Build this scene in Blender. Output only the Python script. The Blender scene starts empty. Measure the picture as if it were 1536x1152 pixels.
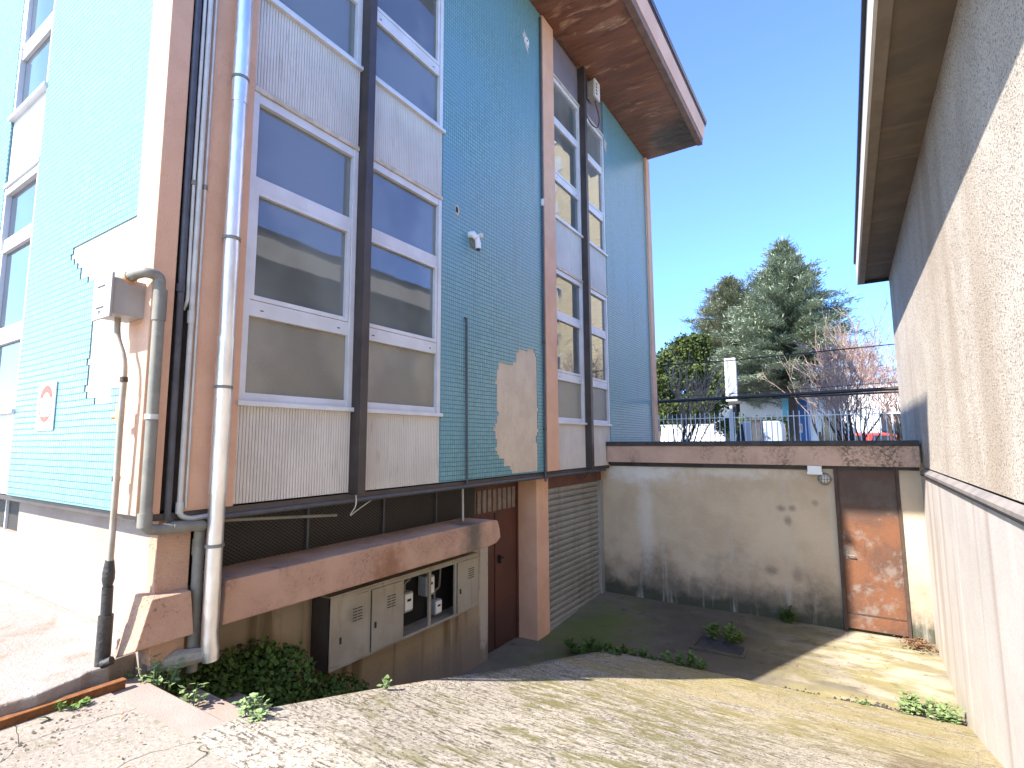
import bpy, bmesh, math, random
from mathutils import Vector, Matrix
R = math.radians
random.seed(7)
sc = bpy.context.scene
COL = sc.collection

# ------------------------------------------------------------------ materials
class N:
    """small node-tree helper"""
    def __init__(s, name):
        s.m = bpy.data.materials.new(name); s.m.use_nodes = True
        s.t = s.m.node_tree; s.n = s.t.nodes; s.b = s.n['Principled BSDF']
        s.co = s.n.new('ShaderNodeTexCoord').outputs['Object']
    def new(s, typ, **kw):
        nd = s.n.new(typ)
        for k, v in kw.items(): setattr(nd, k, v)
        return nd
    def link(s, a, b): s.t.links.new(a, b)
    def val(s, sock, v):
        if hasattr(v, 'is_linked') or hasattr(v, 'links'): s.link(v, sock)
        else: sock.default_value = v
    def math(s, op, a, b=0.0, c=None):
        nd = s.new('ShaderNodeMath', operation=op)
        s.val(nd.inputs[0], a); s.val(nd.inputs[1], b)
        if c is not None: s.val(nd.inputs[2], c)
        return nd.outputs[0]
    def mapv(s, scale=(1, 1, 1), loc=(0, 0, 0), rot=(0, 0, 0)):
        nd = s.new('ShaderNodeMapping'); s.link(s.co, nd.inputs[0])
        nd.inputs['Scale'].default_value = scale; nd.inputs['Location'].default_value = loc
        nd.inputs['Rotation'].default_value = rot
        return nd.outputs[0]
    def noise(s, scale, detail=5, rough=.6, stretch=(1, 1, 1), dist=0, loc=(0, 0, 0)):
        nd = s.new('ShaderNodeTexNoise'); s.link(s.mapv(stretch, loc), nd.inputs['Vector'])
        nd.inputs['Scale'].default_value = scale; nd.inputs['Detail'].default_value = detail
        nd.inputs['Roughness'].default_value = rough; nd.inputs['Distortion'].default_value = dist
        return nd.outputs[0]
    def ramp(s, f, lo, hi):
        nd = s.new('ShaderNodeMapRange'); nd.interpolation_type = 'SMOOTHSTEP'
        s.link(f, nd.inputs[0]); nd.inputs[1].default_value = lo; nd.inputs[2].default_value = hi
        return nd.outputs[0]
    def mix(s, f, a, b, mode='MIX'):
        nd = s.new('ShaderNodeMix', data_type='RGBA', blend_type=mode)
        s.val(nd.inputs[0], f)
        for i, v in ((6, a), (7, b)):
            if isinstance(v, tuple): nd.inputs[i].default_value = (*v, 1)
            else: s.link(v, nd.inputs[i])
        return nd.outputs[2]
    def spot(s, c, r, wob=.5, nscale=3, lo=.75, hi=1.05):
        """1 inside a ragged ellipsoid centred on c with radii r"""
        sc_ = tuple(1 / q for q in r)
        v = s.mapv(sc_, tuple(-a * b for a, b in zip(c, sc_)))
        ln = s.new('ShaderNodeVectorMath', operation='LENGTH'); s.link(v, ln.inputs[0])
        d = s.math('ADD', ln.outputs['Value'], s.math('MULTIPLY', s.math('SUBTRACT', s.noise(nscale, 6, .65), .5), wob * 2))
        return s.math('SUBTRACT', 1.0, s.ramp(d, lo, hi))
    def bump(s, h, dist=.01, strength=1.0, prev=None):
        nd = s.new('ShaderNodeBump'); s.link(h, nd.inputs['Height'])
        nd.inputs['Distance'].default_value = dist; nd.inputs['Strength'].default_value = strength
        if prev is not None: s.link(prev, nd.inputs['Normal'])
        return nd.outputs[0]
    def done(s, col, rough=.8, metal=0., spec=.5, normal=None, ior=None):
        if isinstance(col, tuple): s.b.inputs['Base Color'].default_value = (*col, 1)
        else: s.link(col, s.b.inputs['Base Color'])
        s.val(s.b.inputs['Roughness'], rough); s.b.inputs['Metallic'].default_value = metal
        s.b.inputs['Specular IOR Level'].default_value = spec
        if ior: s.b.inputs['IOR'].default_value = ior
        if normal is not None: s.link(normal, s.b.inputs['Normal'])
        return s.m

def simple(name, c, c2=None, scale=5, rough=.7, metal=0., bump=0., bscale=60, stretch=(1, 1, 1), spec=.5, ior=None, extra=()):
    n = N(name)
    c2 = c2 or tuple(x * .75 for x in c)
    col = n.mix(n.ramp(n.noise(scale, 6, .6, stretch), .35, .65), c, c2)
    for e in extra:                     # (colour, mask builder, strength)
        col = n.mix(n.math('MULTIPLY', e[1](n), e[2]), col, e[0])
    nm = n.bump(n.noise(bscale, 4, .7), bump) if bump else None
    return n.done(col, rough, metal, spec, nm, ior)

def streaks(scale=9, lo=.52, hi=.72, zs=.08, loc=(0, 0, 0)):
    return lambda n: n.ramp(n.noise(scale, 5, .6, (1, 1, zs), loc=loc), lo, hi)
def blotch(scale=3, lo=.52, hi=.7, loc=(0, 0, 0)):
    return lambda n: n.ramp(n.noise(scale, 6, .65, loc=loc), lo, hi)
def spotf(*a, **k): return lambda n: n.spot(*a, **k)
def below(z, w, wob=.3, ns=3):
    """1 under height z, ragged edge"""
    def f(n):
        sp = n.new('ShaderNodeSeparateXYZ'); n.link(n.co, sp.inputs[0])
        h = n.math('ADD', sp.outputs[2], n.math('MULTIPLY', n.math('SUBTRACT', n.noise(ns, 6, .65), .5), wob * 2))
        return n.math('SUBTRACT', 1.0, n.ramp(h, z - w, z + w))
    return f

MT = {}
def tiles():
    n = N('mosaic_tile')
    sp = n.new('ShaderNodeSeparateXYZ'); n.link(n.co, sp.inputs[0])
    cb = n.new('ShaderNodeCombineXYZ'); n.link(n.math('ADD', sp.outputs[0], sp.outputs[1]), cb.inputs[0]); n.link(sp.outputs[2], cb.inputs[1])
    wv = n.new('ShaderNodeVectorMath', operation='ADD'); n.link(cb.outputs[0], wv.inputs[0])
    nz = n.new('ShaderNodeTexNoise'); n.link(n.co, nz.inputs['Vector']); nz.inputs['Scale'].default_value = 2.2
    sv = n.new('ShaderNodeVectorMath', operation='SCALE'); n.link(nz.outputs['Color'], sv.inputs[0]); sv.inputs['Scale'].default_value = .012
    n.link(sv.outputs[0], wv.inputs[1])
    br = n.new('ShaderNodeTexBrick'); n.link(wv.outputs[0], br.inputs['Vector'])
    br.offset = 0; br.squash = 1
    for k, v in (('Scale', 1), ('Mortar Size', .0045), ('Mortar Smooth', .25), ('Bias', 0), ('Brick Width', .036), ('Row Height', .0465)): br.inputs[k].default_value = v
    br.inputs['Color1'].default_value = (.13, .295, .32, 1); br.inputs['Color2'].default_value = (.19, .37, .385, 1)
    br.inputs['Mortar'].default_value = (.065, .145, .155, 1)
    col = n.mix(n.ramp(n.noise(1.1, 5, .6), .35, .7), br.outputs['Color'], (.125, .28, .335))
    col = n.mix(n.math('MULTIPLY', n.ramp(n.noise(14, 4, .6, (1, 1, .07)), .55, .75), .25), col, (.09, .2, .22))
    col = n.mix(n.math('MULTIPLY', n.ramp(n.noise(38, 2, .5), .5, .72), .35), col, (.26, .42, .42))
    col = n.mix(n.math('MULTIPLY', n.ramp(n.noise(3.5, 6, .65, (1, 1, .1)), .52, .72), .35), col, (.10, .17, .16))
    sz = n.new('ShaderNodeSeparateXYZ'); n.link(wv.outputs[0], sz.inputs[0])
    row = n.ramp(n.math('ABSOLUTE', n.math('SUBTRACT', n.math('FRACT', n.math('DIVIDE', sz.outputs[1], .0465)), .5)), .36, .46)
    col = n.mix(n.math('MULTIPLY', row, .42), col, (.055, .12, .13))
    hb = n.math('SUBTRACT', n.math('SUBTRACT', 1.0, br.outputs['Fac']), n.math('MULTIPLY', row, .5))
    nm = n.bump(hb, .004, .8); nm = n.bump(n.noise(30, 3, .6), .003, .6, nm)
    return n.done(col, n.math('ADD', .3, n.math('MULTIPLY', br.outputs['Fac'], .5)), 0, .5, nm)
MT['tile'] = tiles()
PINK = (.68, .40, .26)
MT['pink'] = simple('pink_render', PINK, (.62, .355, .225), 3, .9, bump=.006, bscale=120, extra=[((.22, .15, .11), streaks(7, .6, .8), .5)])
MT['pinkdirty'] = simple('weathered_pink_render', (.54, .325, .215), (.45, .26, .17), 3, .92, bump=.012, bscale=90,
    extra=[((.10, .07, .05), lambda n: n.math('MULTIPLY', n.ramp(n.noise(45, 4, .75), .54, .64), n.ramp(n.noise(3, 5, .6), .4, .65)), .75), ((.07, .055, .04), streaks(5, .62, .78, .15), .7), ((.27, .11, .045), spotf((0, 3.42, .47), (.35, .24, .3), .8, 9, .2, 1.15), .75), ((.08, .08, .06), spotf((0, 4.62, .62), (.35, .22, .34), .7, 7, .2, 1.2), .8)])
MT['pinkbeam'] = simple('stained_pink_beam', (.56, .37, .275), (.48, .31, .23), 2.5, .92, bump=.01, bscale=70,
    extra=[((.07, .05, .04), lambda n: n.math('MULTIPLY', n.ramp(n.noise(1.6, 4, .6, (1, 1, .25)), .5, .68), n.ramp(n.noise(28, 5, .7), .42, .6)), .8), ((.2, .12, .09), streaks(7, .58, .75, .1), .5)])
MT['rib'] = simple('ribbed_metal', (.58, .53, .47), (.51, .465, .41), 2, .55, extra=[((.28, .2, .13), lambda n: n.math('MULTIPLY', n.ramp(n.noise(26, 4, .6, (1, 1, .12)), .58, .74), 1.), .45), ((.4, .36, .3), streaks(9, .5, .75, .15), .35)])
MT['flatpanel'] = simple('dull_violet_panel', (.20, .17, .19), (.16, .14, .16), 2, .6)
MT['alu'] = simple('white_aluminium', (.60, .60, .62), (.53, .52, .53), 3, .45, extra=[((.3, .25, .18), blotch(14, .64, .78), .35)])
MT['alutan'] = simple('soiled_aluminium', (.55, .47, .36), (.42, .34, .24), 9, .6)
MT['mull'] = simple('dark_brown_steel', (.035, .026, .024), (.055, .042, .036), 4, .45, extra=[((.12, .09, .07), streaks(14, .62, .8, .1), .5)])
def glass(name, base, rough, ior, bumpd=0):
    n = N(name)
    col = n.mix(n.ramp(n.noise(.9, 3, .5), .4, .6), base, tuple(x * .6 for x in base))
    nm = n.bump(n.noise(95, 3, .6), bumpd) if bumpd else n.bump(n.noise(1.7, 2, .5), .009, .3)
    if not bumpd: rough = n.math('ADD', rough, n.math('MULTIPLY', n.ramp(n.noise(4, 5, .6, (1, 1, .3)), .5, .75), .07))
    return n.done(col, rough, 0, .5, nm, ior)
MT['glass'] = glass('window_glass', (.155, .168, .155), .015, 1.85)
MT['frost'] = glass('textured_glass', (.25, .222, .155), .22, 1.9, .008)
MT['glassw'] = glass('sunlit_window_glass', (.06, .085, .11), .02, 2.2)
MT['plaster'] = simple('bare_plaster', (.60, .49, .365), (.52, .42, .31), 3, .95, bump=.006, bscale=60, extra=[((.40, .33, .25), blotch(11, .55, .7), .5), ((.38, .32, .22), streaks(9, .55, .75, .12), .5)])
MT['plasterw'] = simple('white_plaster', (.50, .45, .4), (.43, .385, .34), 3, .95, bump=.004)
MT['pale'] = simple('pale_pink_wall', (.33, .26, .22), (.275, .21, .175), 2.5, .95, bump=.004, extra=[((.4, .3, .24), blotch(5, .6, .75), .4)])
MT['tanwall'] = simple('stained_tan_plaster', (.36, .285, .19), (.30, .225, .14), 1.6, .95, bump=.006, bscale=40,
    extra=[((.13, .09, .05), streaks(4, .5, .62, .06), .8), ((.19, .155, .125), below(-.62, .25, .35), .8), ((.5, .44, .36), spotf((-.38, 5.42, -.2), (.3, .12, .8), .4, 8), .7), ((.11, .09, .07), blotch(9, .62, .75), .5), ((.4, .24, .17), spotf((-.38, 3.28, -.62), (.3, .14, .12), .7, 12), .8)])
MT['farwall'] = simple('damp_grey_plaster', (.52, .405, .285), (.44, .335, .23), 1.4, .95, bump=.008, bscale=30,
    extra=[((.10, .085, .065), lambda n: below(-.5, .42, .95, 1.7)(n), .88), ((.045, .05, .03), below(-.76, .09, .3, 4), .85), ((.44, .40, .34), streaks(5, .55, .7, .12), .6), ((.66, .62, .57), spotf((.6, 8.6, 1.08), (.85, .5, .2), 1.0, 5, .1, 1.2), .9), ((.64, .60, .56), spotf((.62, 8.6, .35), (.16, .5, 1.1), .7, 5, .1, 1.2), .5), ((.62, .58, .5), spotf((2.0, 8.6, 1.13), (.8, .5, .13), 1.1, 8, .1, 1.2), .7),
    ((.13, .115, .1), spotf((2.62, 8.6, .62), (.07, .3, .055), .5, 30, .2, 1.25), .6), ((.13, .115, .1), spotf((2.76, 8.6, .63), (.06, .3, .05), .5, 30, .2, 1.25), .6), ((.13, .115, .1), spotf((2.7, 8.6, .45), (.06, .3, .08), .6, 30, .2, 1.25), .6), ((.13, .11, .09), spotf((2.45, 8.6, -.27), (.1, .3, .08), .6, 26, .2, 1.25), .6), ((.14, .12, .1), spotf((3.05, 8.6, .72), (.05, .3, .05), .5, 30, .2, 1.25), .5), ((.14, .12, .1), spotf((2.78, 8.6, -.3), (.08, .3, .12), .7, 26, .2, 1.25), .5)])
MT['capdark'] = simple('black_bitumen_capping', (.028, .027, .03), (.05, .048, .05), 8, .7, bump=.01)
def rust():
    n = N('rusty_sheet_steel')
    col = n.mix(n.ramp(n.noise(2.4, 7, .68, (1, 1, .8)), .38, .62), (.165, .066, .03), (.10, .048, .03))
    col = n.mix(n.math('MULTIPLY', n.ramp(n.noise(2.6, 7, .7, loc=(4, 1, 2)), .5, .62), .85), col, (.19, .145, .12))
    col = n.mix(n.math('MULTIPLY', n.ramp(n.noise(8, 6, .7, (1, 1, .15)), .55, .72), .5), col, (.06, .028, .018))
    up = below(.62, .16, .4, 2.2)(n)
    col = n.mix(n.math('MULTIPLY', n.math('SUBTRACT', 1.0, up), .75), col, (.075, .055, .045))  # roof shadow on the upper door, painted into the colour
    return n.done(col, .72, .1, .4, n.bump(n.noise(40, 5, .7), .004))
MT['rust'] = rust()
MT['rustframe'] = simple('rusty_dark_frame', (.05, .03, .022), (.075, .045, .03), 7, .75, .1, .004)
MT['shutter'] = simple('galvanised_shutter', (.33, .315, .28), (.28, .265, .23), 3, .5, .15, extra=[((.15, .13, .1), streaks(9, .5, .7, .1), .5)])
MT['shutterbox'] = simple('red_brown_paint', (.15, .058, .036), (.11, .042, .028), 4, .6)
MT['browndoor'] = simple('dark_red_brown_paint', (.105, .036, .023), (.08, .028, .02), 3, .5, extra=[((.03, .02, .018), below(-.55, .3, .2), .6)])
MT['louvre'] = simple('dusty_louvre', (.2, .14, .11), (.26, .2, .17), 12, .7)
MT['black'] = simple('deep_dark', (.006, .006, .006), (.01, .009, .008), 5, .9)
def mesh_mat():
    n = N('expanded_metal')
    sp = n.new('ShaderNodeSeparateXYZ'); n.link(n.co, sp.inputs[0])
    u = n.math('ADD', sp.outputs[0], sp.outputs[1])
    a = n.math('SINE', n.math('MULTIPLY', n.math('ADD', u, n.math('MULTIPLY', sp.outputs[2], 1.5)), 150))
    b = n.math('SINE', n.math('MULTIPLY', n.math('SUBTRACT', u, n.math('MULTIPLY', sp.outputs[2], 1.5)), 150))
    mk = n.ramp(n.math('MAXIMUM', a, b), .72, .92)
    return n.done(n.mix(mk, (.012, .011, .01), (.09, .075, .06)), .6, 0, .4, n.bump(mk, .006))
MT['mesh'] = mesh_mat()
def soffit_mat():
    n = N('brown_soffit_film')
    rt = (0, 0, R(-28))
    def st(sc_, loc, stretch=(.35, 2.2, 1), d=1.0):
        nd = n.new('ShaderNodeTexNoise'); n.link(n.mapv(stretch, loc, rt), nd.inputs['Vector'])
        nd.inputs['Scale'].default_value = sc_; nd.inputs['Detail'].default_value = 7; nd.inputs['Roughness'].default_value = .62; nd.inputs['Distortion'].default_value = d
        return nd.outputs[0]
    a, b = st(2.2, (0, 0, 0)), st(2.9, (5, 2, 0), (.5, 1.8, 1), .6)
    col = n.mix(n.ramp(a, .4, .6), (.17, .064, .03), (.25, .098, .048))
    col = n.mix(n.math('MULTIPLY', n.ramp(b, .57, .66), .8), col, (.45, .24, .13))
    col = n.mix(n.math('MULTIPLY', n.math('MULTIPLY', n.ramp(b, .6, .68), n.ramp(n.noise(9, 6, .7), .48, .6)), .85), col, (.55, .42, .32))
    col = n.mix(n.spot((1.0, 10.7, 7.97), (.9, .9, .6), .6, 3, .3, 1.1), col, (.035, .026, .02))
    nm = n.bump(a, .12, .8); nm = n.bump(b, .08, .7, nm)
    return n.done(col, .38, 0, .5, nm)
MT['soffit'] = soffit_mat()
MT['lip'] = simple('brown_fascia_edge', (.20, .125, .095), (.14, .085, .06), 6, .7)
MT['fascia'] = simple('pink_fascia', (.60, .39, .29), (.54, .34, .25), 1.5, .7)
MT['roofdark'] = simple('dark_roof_sheet', (.06, .05, .05), (.04, .035, .035), 3, .6)
def chrome():
    n = N('shiny_galvanised_pipe')
    col = n.mix(n.ramp(n.noise(7, 6, .6, (1, 1, .35)), .4, .65), (.88, .85, .80), (.74, .70, .66))
    r = n.math('ADD', .27, n.math('MULTIPLY', n.noise(9, 5, .6), .22))
    return n.done(col, r, .95, .5, n.bump(n.noise(9, 5, .6, (1, 1, .6)), .012, .6))
MT['chrome'] = chrome()
MT['greypipe'] = simple('weathered_grey_pipe', (.20, .185, .15), (.15, .14, .115), 9, .6, extra=[((.33, .29, .23), blotch(14, .6, .72), .5)])
MT['palepipe'] = simple('pale_grey_conduit', (.55, .53, .48), (.46, .44, .40), 9, .5)
MT['darkpipe'] = simple('dark_grey_conduit', (.075, .075, .085), (.055, .052, .058), 9, .5)
MT['browncable'] = simple('brown_cable', (.05, .035, .03), (.035, .025, .022), 9, .6)
MT['tanpipe'] = simple('old_beige_pipe', (.36, .31, .25), (.28, .235, .18), 8, .65)
MT['orange'] = simple('orange_fitting', (.55, .28, .14), (.5, .24, .12), 8, .6)
MT['tar'] = simple('tarred_iron', (.02, .018, .016), (.035, .03, .026), 12, .5, bump=.008, bscale=50, extra=[((.3, .28, .25), blotch(40, .72, .76), .5)])
MT['boxgrey'] = simple('grey_sheet_box', (.36, .32, .29), (.30, .27, .24), 5, .55)
MT['cab'] = simple('dull_zinc_cabinet', (.37, .33, .27), (.31, .27, .21), 3, .5, .3, extra=[((.2, .15, .08), streaks(9, .55, .72, .1), .5), ((.48, .44, .36), blotch(7, .6, .75), .4)])
MT['cabside'] = simple('dark_cabinet_side', (.07, .058, .05), (.05, .042, .036), 4, .5)
MT['white'] = simple('white_plastic', (.72, .70, .68), (.66, .64, .61), 5, .5)
MT['meter'] = simple('grey_meter_case', (.30, .30, .30), (.24, .24, .25), 8, .5)
MT['dirtywhite'] = simple('dirty_white_plate', (.58, .54, .48), (.45, .42, .37), 8, .6)
MT['signred'] = simple('faded_red_print', (.33, .07, .04), (.28, .085, .055), 4, .6)
MT['greyink'] = simple('faded_grey_print', (.5, .48, .46), (.44, .42, .4), 9, .7)
MT['brownink'] = simple('dark_mark', (.02, .018, .018), None, 9, .7)
def roughcast():
    n = N('roughcast_render')
    col = n.mix(n.ramp(n.noise(1.4, 5, .6), .35, .65), (.74, .65, .55), (.65, .56, .465))
    sp = n.noise(70, 3, .85)
    col = n.mix(n.math('MULTIPLY', n.ramp(sp, .54, .6), .85), col, (.085, .065, .052))
    col = n.mix(n.math('MULTIPLY', n.ramp(n.noise(1.2, 5, .6, (1, 1, .12)), .45, .7), .45), col, (.36, .25, .16))
    return n.done(col, .95, 0, .3, n.bump(sp, .018))
MT['roughcast'] = roughcast()
MT['lowwall'] = simple('smooth_white_render', (.54, .485, .44), (.48, .43, .39), 2, .95, bump=.004, bscale=30, extra=[((.33, .25, .2), streaks(3.2, .48, .64, .05), .6), ((.62, .57, .52), streaks(4.5, .55, .66, .04, (2, 7, 0)), .6), ((.24, .19, .14), lambda n: n.math('MULTIPLY', n.ramp(n.noise(20, 6, .75), .6, .7), n.ramp(n.noise(1.2, 4, .6), .5, .65)), .5), ((.42, .36, .26), below(-.75, .2, .35, 3), .5)])
MT['ledge'] = simple('grey_metal_flashing', (.33, .28, .24), (.24, .21, .19), 6, .6, .2)
MT['eavesoffit'] = simple('old_board_soffit', (.19, .145, .10), (.14, .11, .08), 2, .8, extra=[((.27, .20, .13), lambda n: n.ramp(n.noise(2.4, 6, .6, (.3, 1.6, 1), .4), .55, .72), .7)])
MT['eavewhite'] = simple('white_gutter_board', (.66, .62, .56), (.6, .56, .5), 3, .7)
MT['eavelip'] = simple('old_brown_board', (.24, .19, .14), (.20, .155, .11), 5, .8)
MT['gutterdark'] = simple('dark_gutter', (.02, .022, .04), None, 5, .4)
def ramp_mat():
    n = N('ribbed_ramp_concrete')
    base = n.mix(n.ramp(n.noise(1.3, 6, .6), .35, .65), (.47, .405, .32), (.39, .335, .265))
    g = n.noise(20, 7, .75, (.4, 2.0, 1), .5)
    col = n.mix(n.math('MULTIPLY', n.ramp(g, .52, .58), .88), base, (.08, .063, .038))
    pb = n.noise(36, 6, .9)
    col = n.mix(n.math('MULTIPLY', n.ramp(pb, .53, .585), .88), col, (.06, .046, .03))
    col = n.mix(n.math('MULTIPLY', n.ramp(pb, .47, .40), .7), col, (.60, .54, .45))
    moss = n.math('MULTIPLY', n.ramp(n.noise(1.0, 6, .65, (.7, 1.2, 1), loc=(2, 0, 0)), .43, .56), n.ramp(n.noise(7, 6, .7, (.6, 1.6, 1)), .42, .6))
    col = n.mix(n.math('MULTIPLY', moss, .8), col, (.15, .135, .03))
    sp = n.new('ShaderNodeSeparateXYZ'); n.link(n.co, sp.inputs[0])
    dk = n.math('MULTIPLY', n.math('MULTIPLY', n.ramp(sp.outputs[0], 2.4, 3.9), n.ramp(n.noise(5, 7, .72, (.45, 1.7, 1), loc=(7, 3, 0)), .5, .6)), n.ramp(sp.outputs[1], 6.2, 4.6))
    col = n.mix(n.math('MULTIPLY', dk, .8), col, (.085, .07, .022))
    far = n.math('MULTIPLY', n.ramp(sp.outputs[1], 3.3, 5.4), n.ramp(n.noise(2.4, 6, .6, (.5, 1.4, 1)), .32, .58))
    col = n.mix(n.math('MULTIPLY', far, .6), col, (.36, .285, .105))
    col = n.mix(n.math('MULTIPLY', n.spot((3.95, 4.1, -.38), (.5, .7, .6), .9, 4, .1, 1.2), .7), col, (.13, .08, .035))
    nm = n.bump(g, .016, .8); nm = n.bump(pb, .006, .8, nm)
    return n.done(col, .95, 0, .3, nm)
MT['ramp'] = ramp_mat()
def agg_mat():
    n = N('worn_aggregate_concrete')
    col = n.mix(n.ramp(n.noise(1.2, 6, .6), .35, .65), (.31, .265, .21), (.26, .215, .17))
    pb = n.noise(48, 5, .85)
    col = n.mix(n.math('MULTIPLY', n.ramp(pb, .55, .62), .75), col, (.10, .078, .055))
    col = n.mix(n.math('MULTIPLY', n.ramp(pb, .47, .40), .6), col, (.43, .375, .31))
    col = n.mix(n.math('MULTIPLY', n.math('MULTIPLY', n.ramp(n.noise(2.1, 6, .65), .55, .68), n.ramp(n.noise(12, 5, .7), .45, .6)), .7), col, (.10, .092, .03))
    vo = n.new('ShaderNodeTexVoronoi', feature='DISTANCE_TO_EDGE'); wv = n.new('ShaderNodeVectorMath', operation='ADD')
    nz = n.new('ShaderNodeTexNoise'); n.link(n.co, nz.inputs['Vector']); nz.inputs['Scale'].default_value = 3
    sv = n.new('ShaderNodeVectorMath', operation='SCALE'); n.link(nz.outputs['Color'], sv.inputs[0]); sv.inputs['Scale'].default_value = .3
    n.link(n.mapv((1, 1, .01)), wv.inputs[0]); n.link(sv.outputs[0], wv.inputs[1]); n.link(wv.outputs[0], vo.inputs['Vector']); vo.inputs['Scale'].default_value = 1.7
    crack = n.math('SUBTRACT', 1.0, n.ramp(vo.outputs['Distance'], .001, .006))
    col = n.mix(n.math('MULTIPLY', crack, .55), col, (.10, .09, .045))
    nm = n.bump(pb, .006, .8); nm = n.bump(n.math('MULTIPLY', crack, -1.0), .012, .8, nm)
    return n.done(col, .95, 0, .3, nm)
MT['agg'] = agg_mat()
MT['pave'] = simple('broken_pale_pavement', (.25, .21, .172), (.32, .275, .24), 1.5, .95, bump=.012, bscale=45, extra=[((.2, .13, .08), blotch(4, .5, .66), .6), ((.10, .13, .1), blotch(22, .66, .75), .5)])
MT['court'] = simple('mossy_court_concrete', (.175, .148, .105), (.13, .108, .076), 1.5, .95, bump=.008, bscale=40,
    extra=[((.17, .14, .105), lambda n: n.math('MULTIPLY', n.ramp(n.noise(1.7, 6, .65, (.6, 1.3, 1)), .48, .6), 1.), .55), ((.27, .225, .085), lambda n: n.math('MULTIPLY', n.spot((3.25, 7.4, -1), (1.5, 1.8, 1.5), .6, 2, .3, 1.2), n.ramp(n.noise(2.3, 6, .6, (.6, 1.5, 1)), .28, .52)), .72), ((.42, .365, .285), lambda n: n.math('MULTIPLY', n.spot((3.6, 7.6, -1), (1.1, 1.8, 1.5), .6, 2, .3, 1.2), n.ramp(n.noise(3.1, 6, .65, (.5, 1.6, 1), loc=(3, 2, 0)), .43, .58)), .7),  # pale streaks brighten the sunlit floor in the colour; the yellow is moss
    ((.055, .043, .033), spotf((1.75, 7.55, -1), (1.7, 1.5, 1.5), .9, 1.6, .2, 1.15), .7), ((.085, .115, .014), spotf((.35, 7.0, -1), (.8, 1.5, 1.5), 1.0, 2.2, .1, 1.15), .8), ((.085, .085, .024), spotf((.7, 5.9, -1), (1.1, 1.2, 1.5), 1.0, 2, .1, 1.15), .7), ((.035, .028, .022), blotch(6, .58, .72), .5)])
MT['step'] = simple('pinkish_stone_slab', (.32, .245, .20), (.285, .215, .175), 3, .85, bump=.004, bscale=90, extra=[((.22, .17, .13), blotch(9, .62, .75), .4)])
MT['stone'] = simple('rough_stone', (.33, .28, .22), (.25, .21, .165), 7, .95, bump=.02, bscale=25)
MT['pebble'] = simple('grey_brown_pebbles', (.2, .165, .125), (.11, .09, .065), 60, .95)
MT['railrust'] = simple('rusted_iron', (.26, .10, .025), (.17, .06, .02), 9, .8, .2, .006)
MT['earth'] = simple('dull_ground', (.28, .26, .23), (.22, .21, .18), 1.5, .95, bump=.02, bscale=20)
MT['asphalt'] = simple('street_asphalt', (.06, .06, .06), (.05, .05, .05), 4, .9)
def leafmat(name, a, b, c, scale=3):
    n = N(name)
    col = n.mix(n.ramp(n.noise(scale, 3, .6), .35, .65), a, b)
    col = n.mix(n.ramp(n.noise(scale * 9, 2, .6), .5, .7), col, c)
    m = n.done(col, .7, 0, .15)
    return m
MT['cedar'] = leafmat('blue_green_needles', (.29, .33, .235), (.18, .215, .15), (.36, .39, .28), .9)
MT['cedar2'] = leafmat('olive_needles', (.24, .25, .165), (.165, .18, .12), (.33, .32, .21), .9)
MT['evleaf'] = leafmat('glossy_evergreen_leaf', (.06, .085, .022), (.036, .055, .016), (.16, .16, .045), 2)
MT['weed'] = leafmat('fresh_weed_leaf', (.10, .17, .035), (.07, .125, .03), (.17, .23, .07), 12)
MT['weedpale'] = leafmat('pale_weed_leaf', (.19, .26, .10), (.13, .2, .06), (.34, .36, .24), 14)
MT['weeddark'] = leafmat('deep_green_leaf', (.065, .115, .022), (.04, .075, .016), (.12, .17, .045), 14)
MT['hedge'] = leafmat('yellow_green_hedge', (.2, .22, .05), (.13, .15, .04), (.28, .27, .08), 2)
MT['dryleaf'] = leafmat('dry_brown_leaf', (.2, .105, .055), (.14, .075, .04), (.27, .17, .1), 20)
MT['bark'] = simple('dark_bark', (.05, .042, .034), (.035, .03, .025), 9, .9)
MT['twig'] = simple('grey_brown_twigs', (.36, .27, .2), (.28, .2, .15), 6, .85)
MT['twigred'] = simple('red_brown_twigs', (.46, .3, .24), (.36, .23, .18), 6, .85)
MT['bar'] = simple('white_painted_bars', (.8, .8, .78), (.7, .7, .68), 5, .6)
MT['blackrail'] = simple('black_steel_tube', (.018, .018, .02), None, 5, .45)
MT['bwhite'] = simple('white_building_render', (.66, .63, .6), (.6, .57, .54), .8, .9)
MT['blue1'] = simple('light_blue_cladding', (.16, .5, .68), (.13, .44, .62), 2, .5)
MT['blue2'] = simple('deep_blue_cladding', (.03, .11, .30), (.025, .09, .26), 2, .5)
MT['red'] = simple('red_car_paint', (.5, .045, .03), (.46, .04, .028), 2, .3)
MT['silver'] = simple('silver_van_paint', (.30, .33, .38), (.27, .3, .35), 2, .3)
MT['carglass'] = simple('dark_car_glass', (.03, .035, .045), None, 2, .08)
MT['tyre'] = simple('black_rubber', (.02, .02, .02), None, 8, .8)
MT['yellow'] = simple('yellow_plastic', (.62, .42, .05), (.55, .36, .04), 4, .5)
MT['orangesign'] = simple('orange_print', (.6, .25, .12), None, 4, .6)
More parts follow.
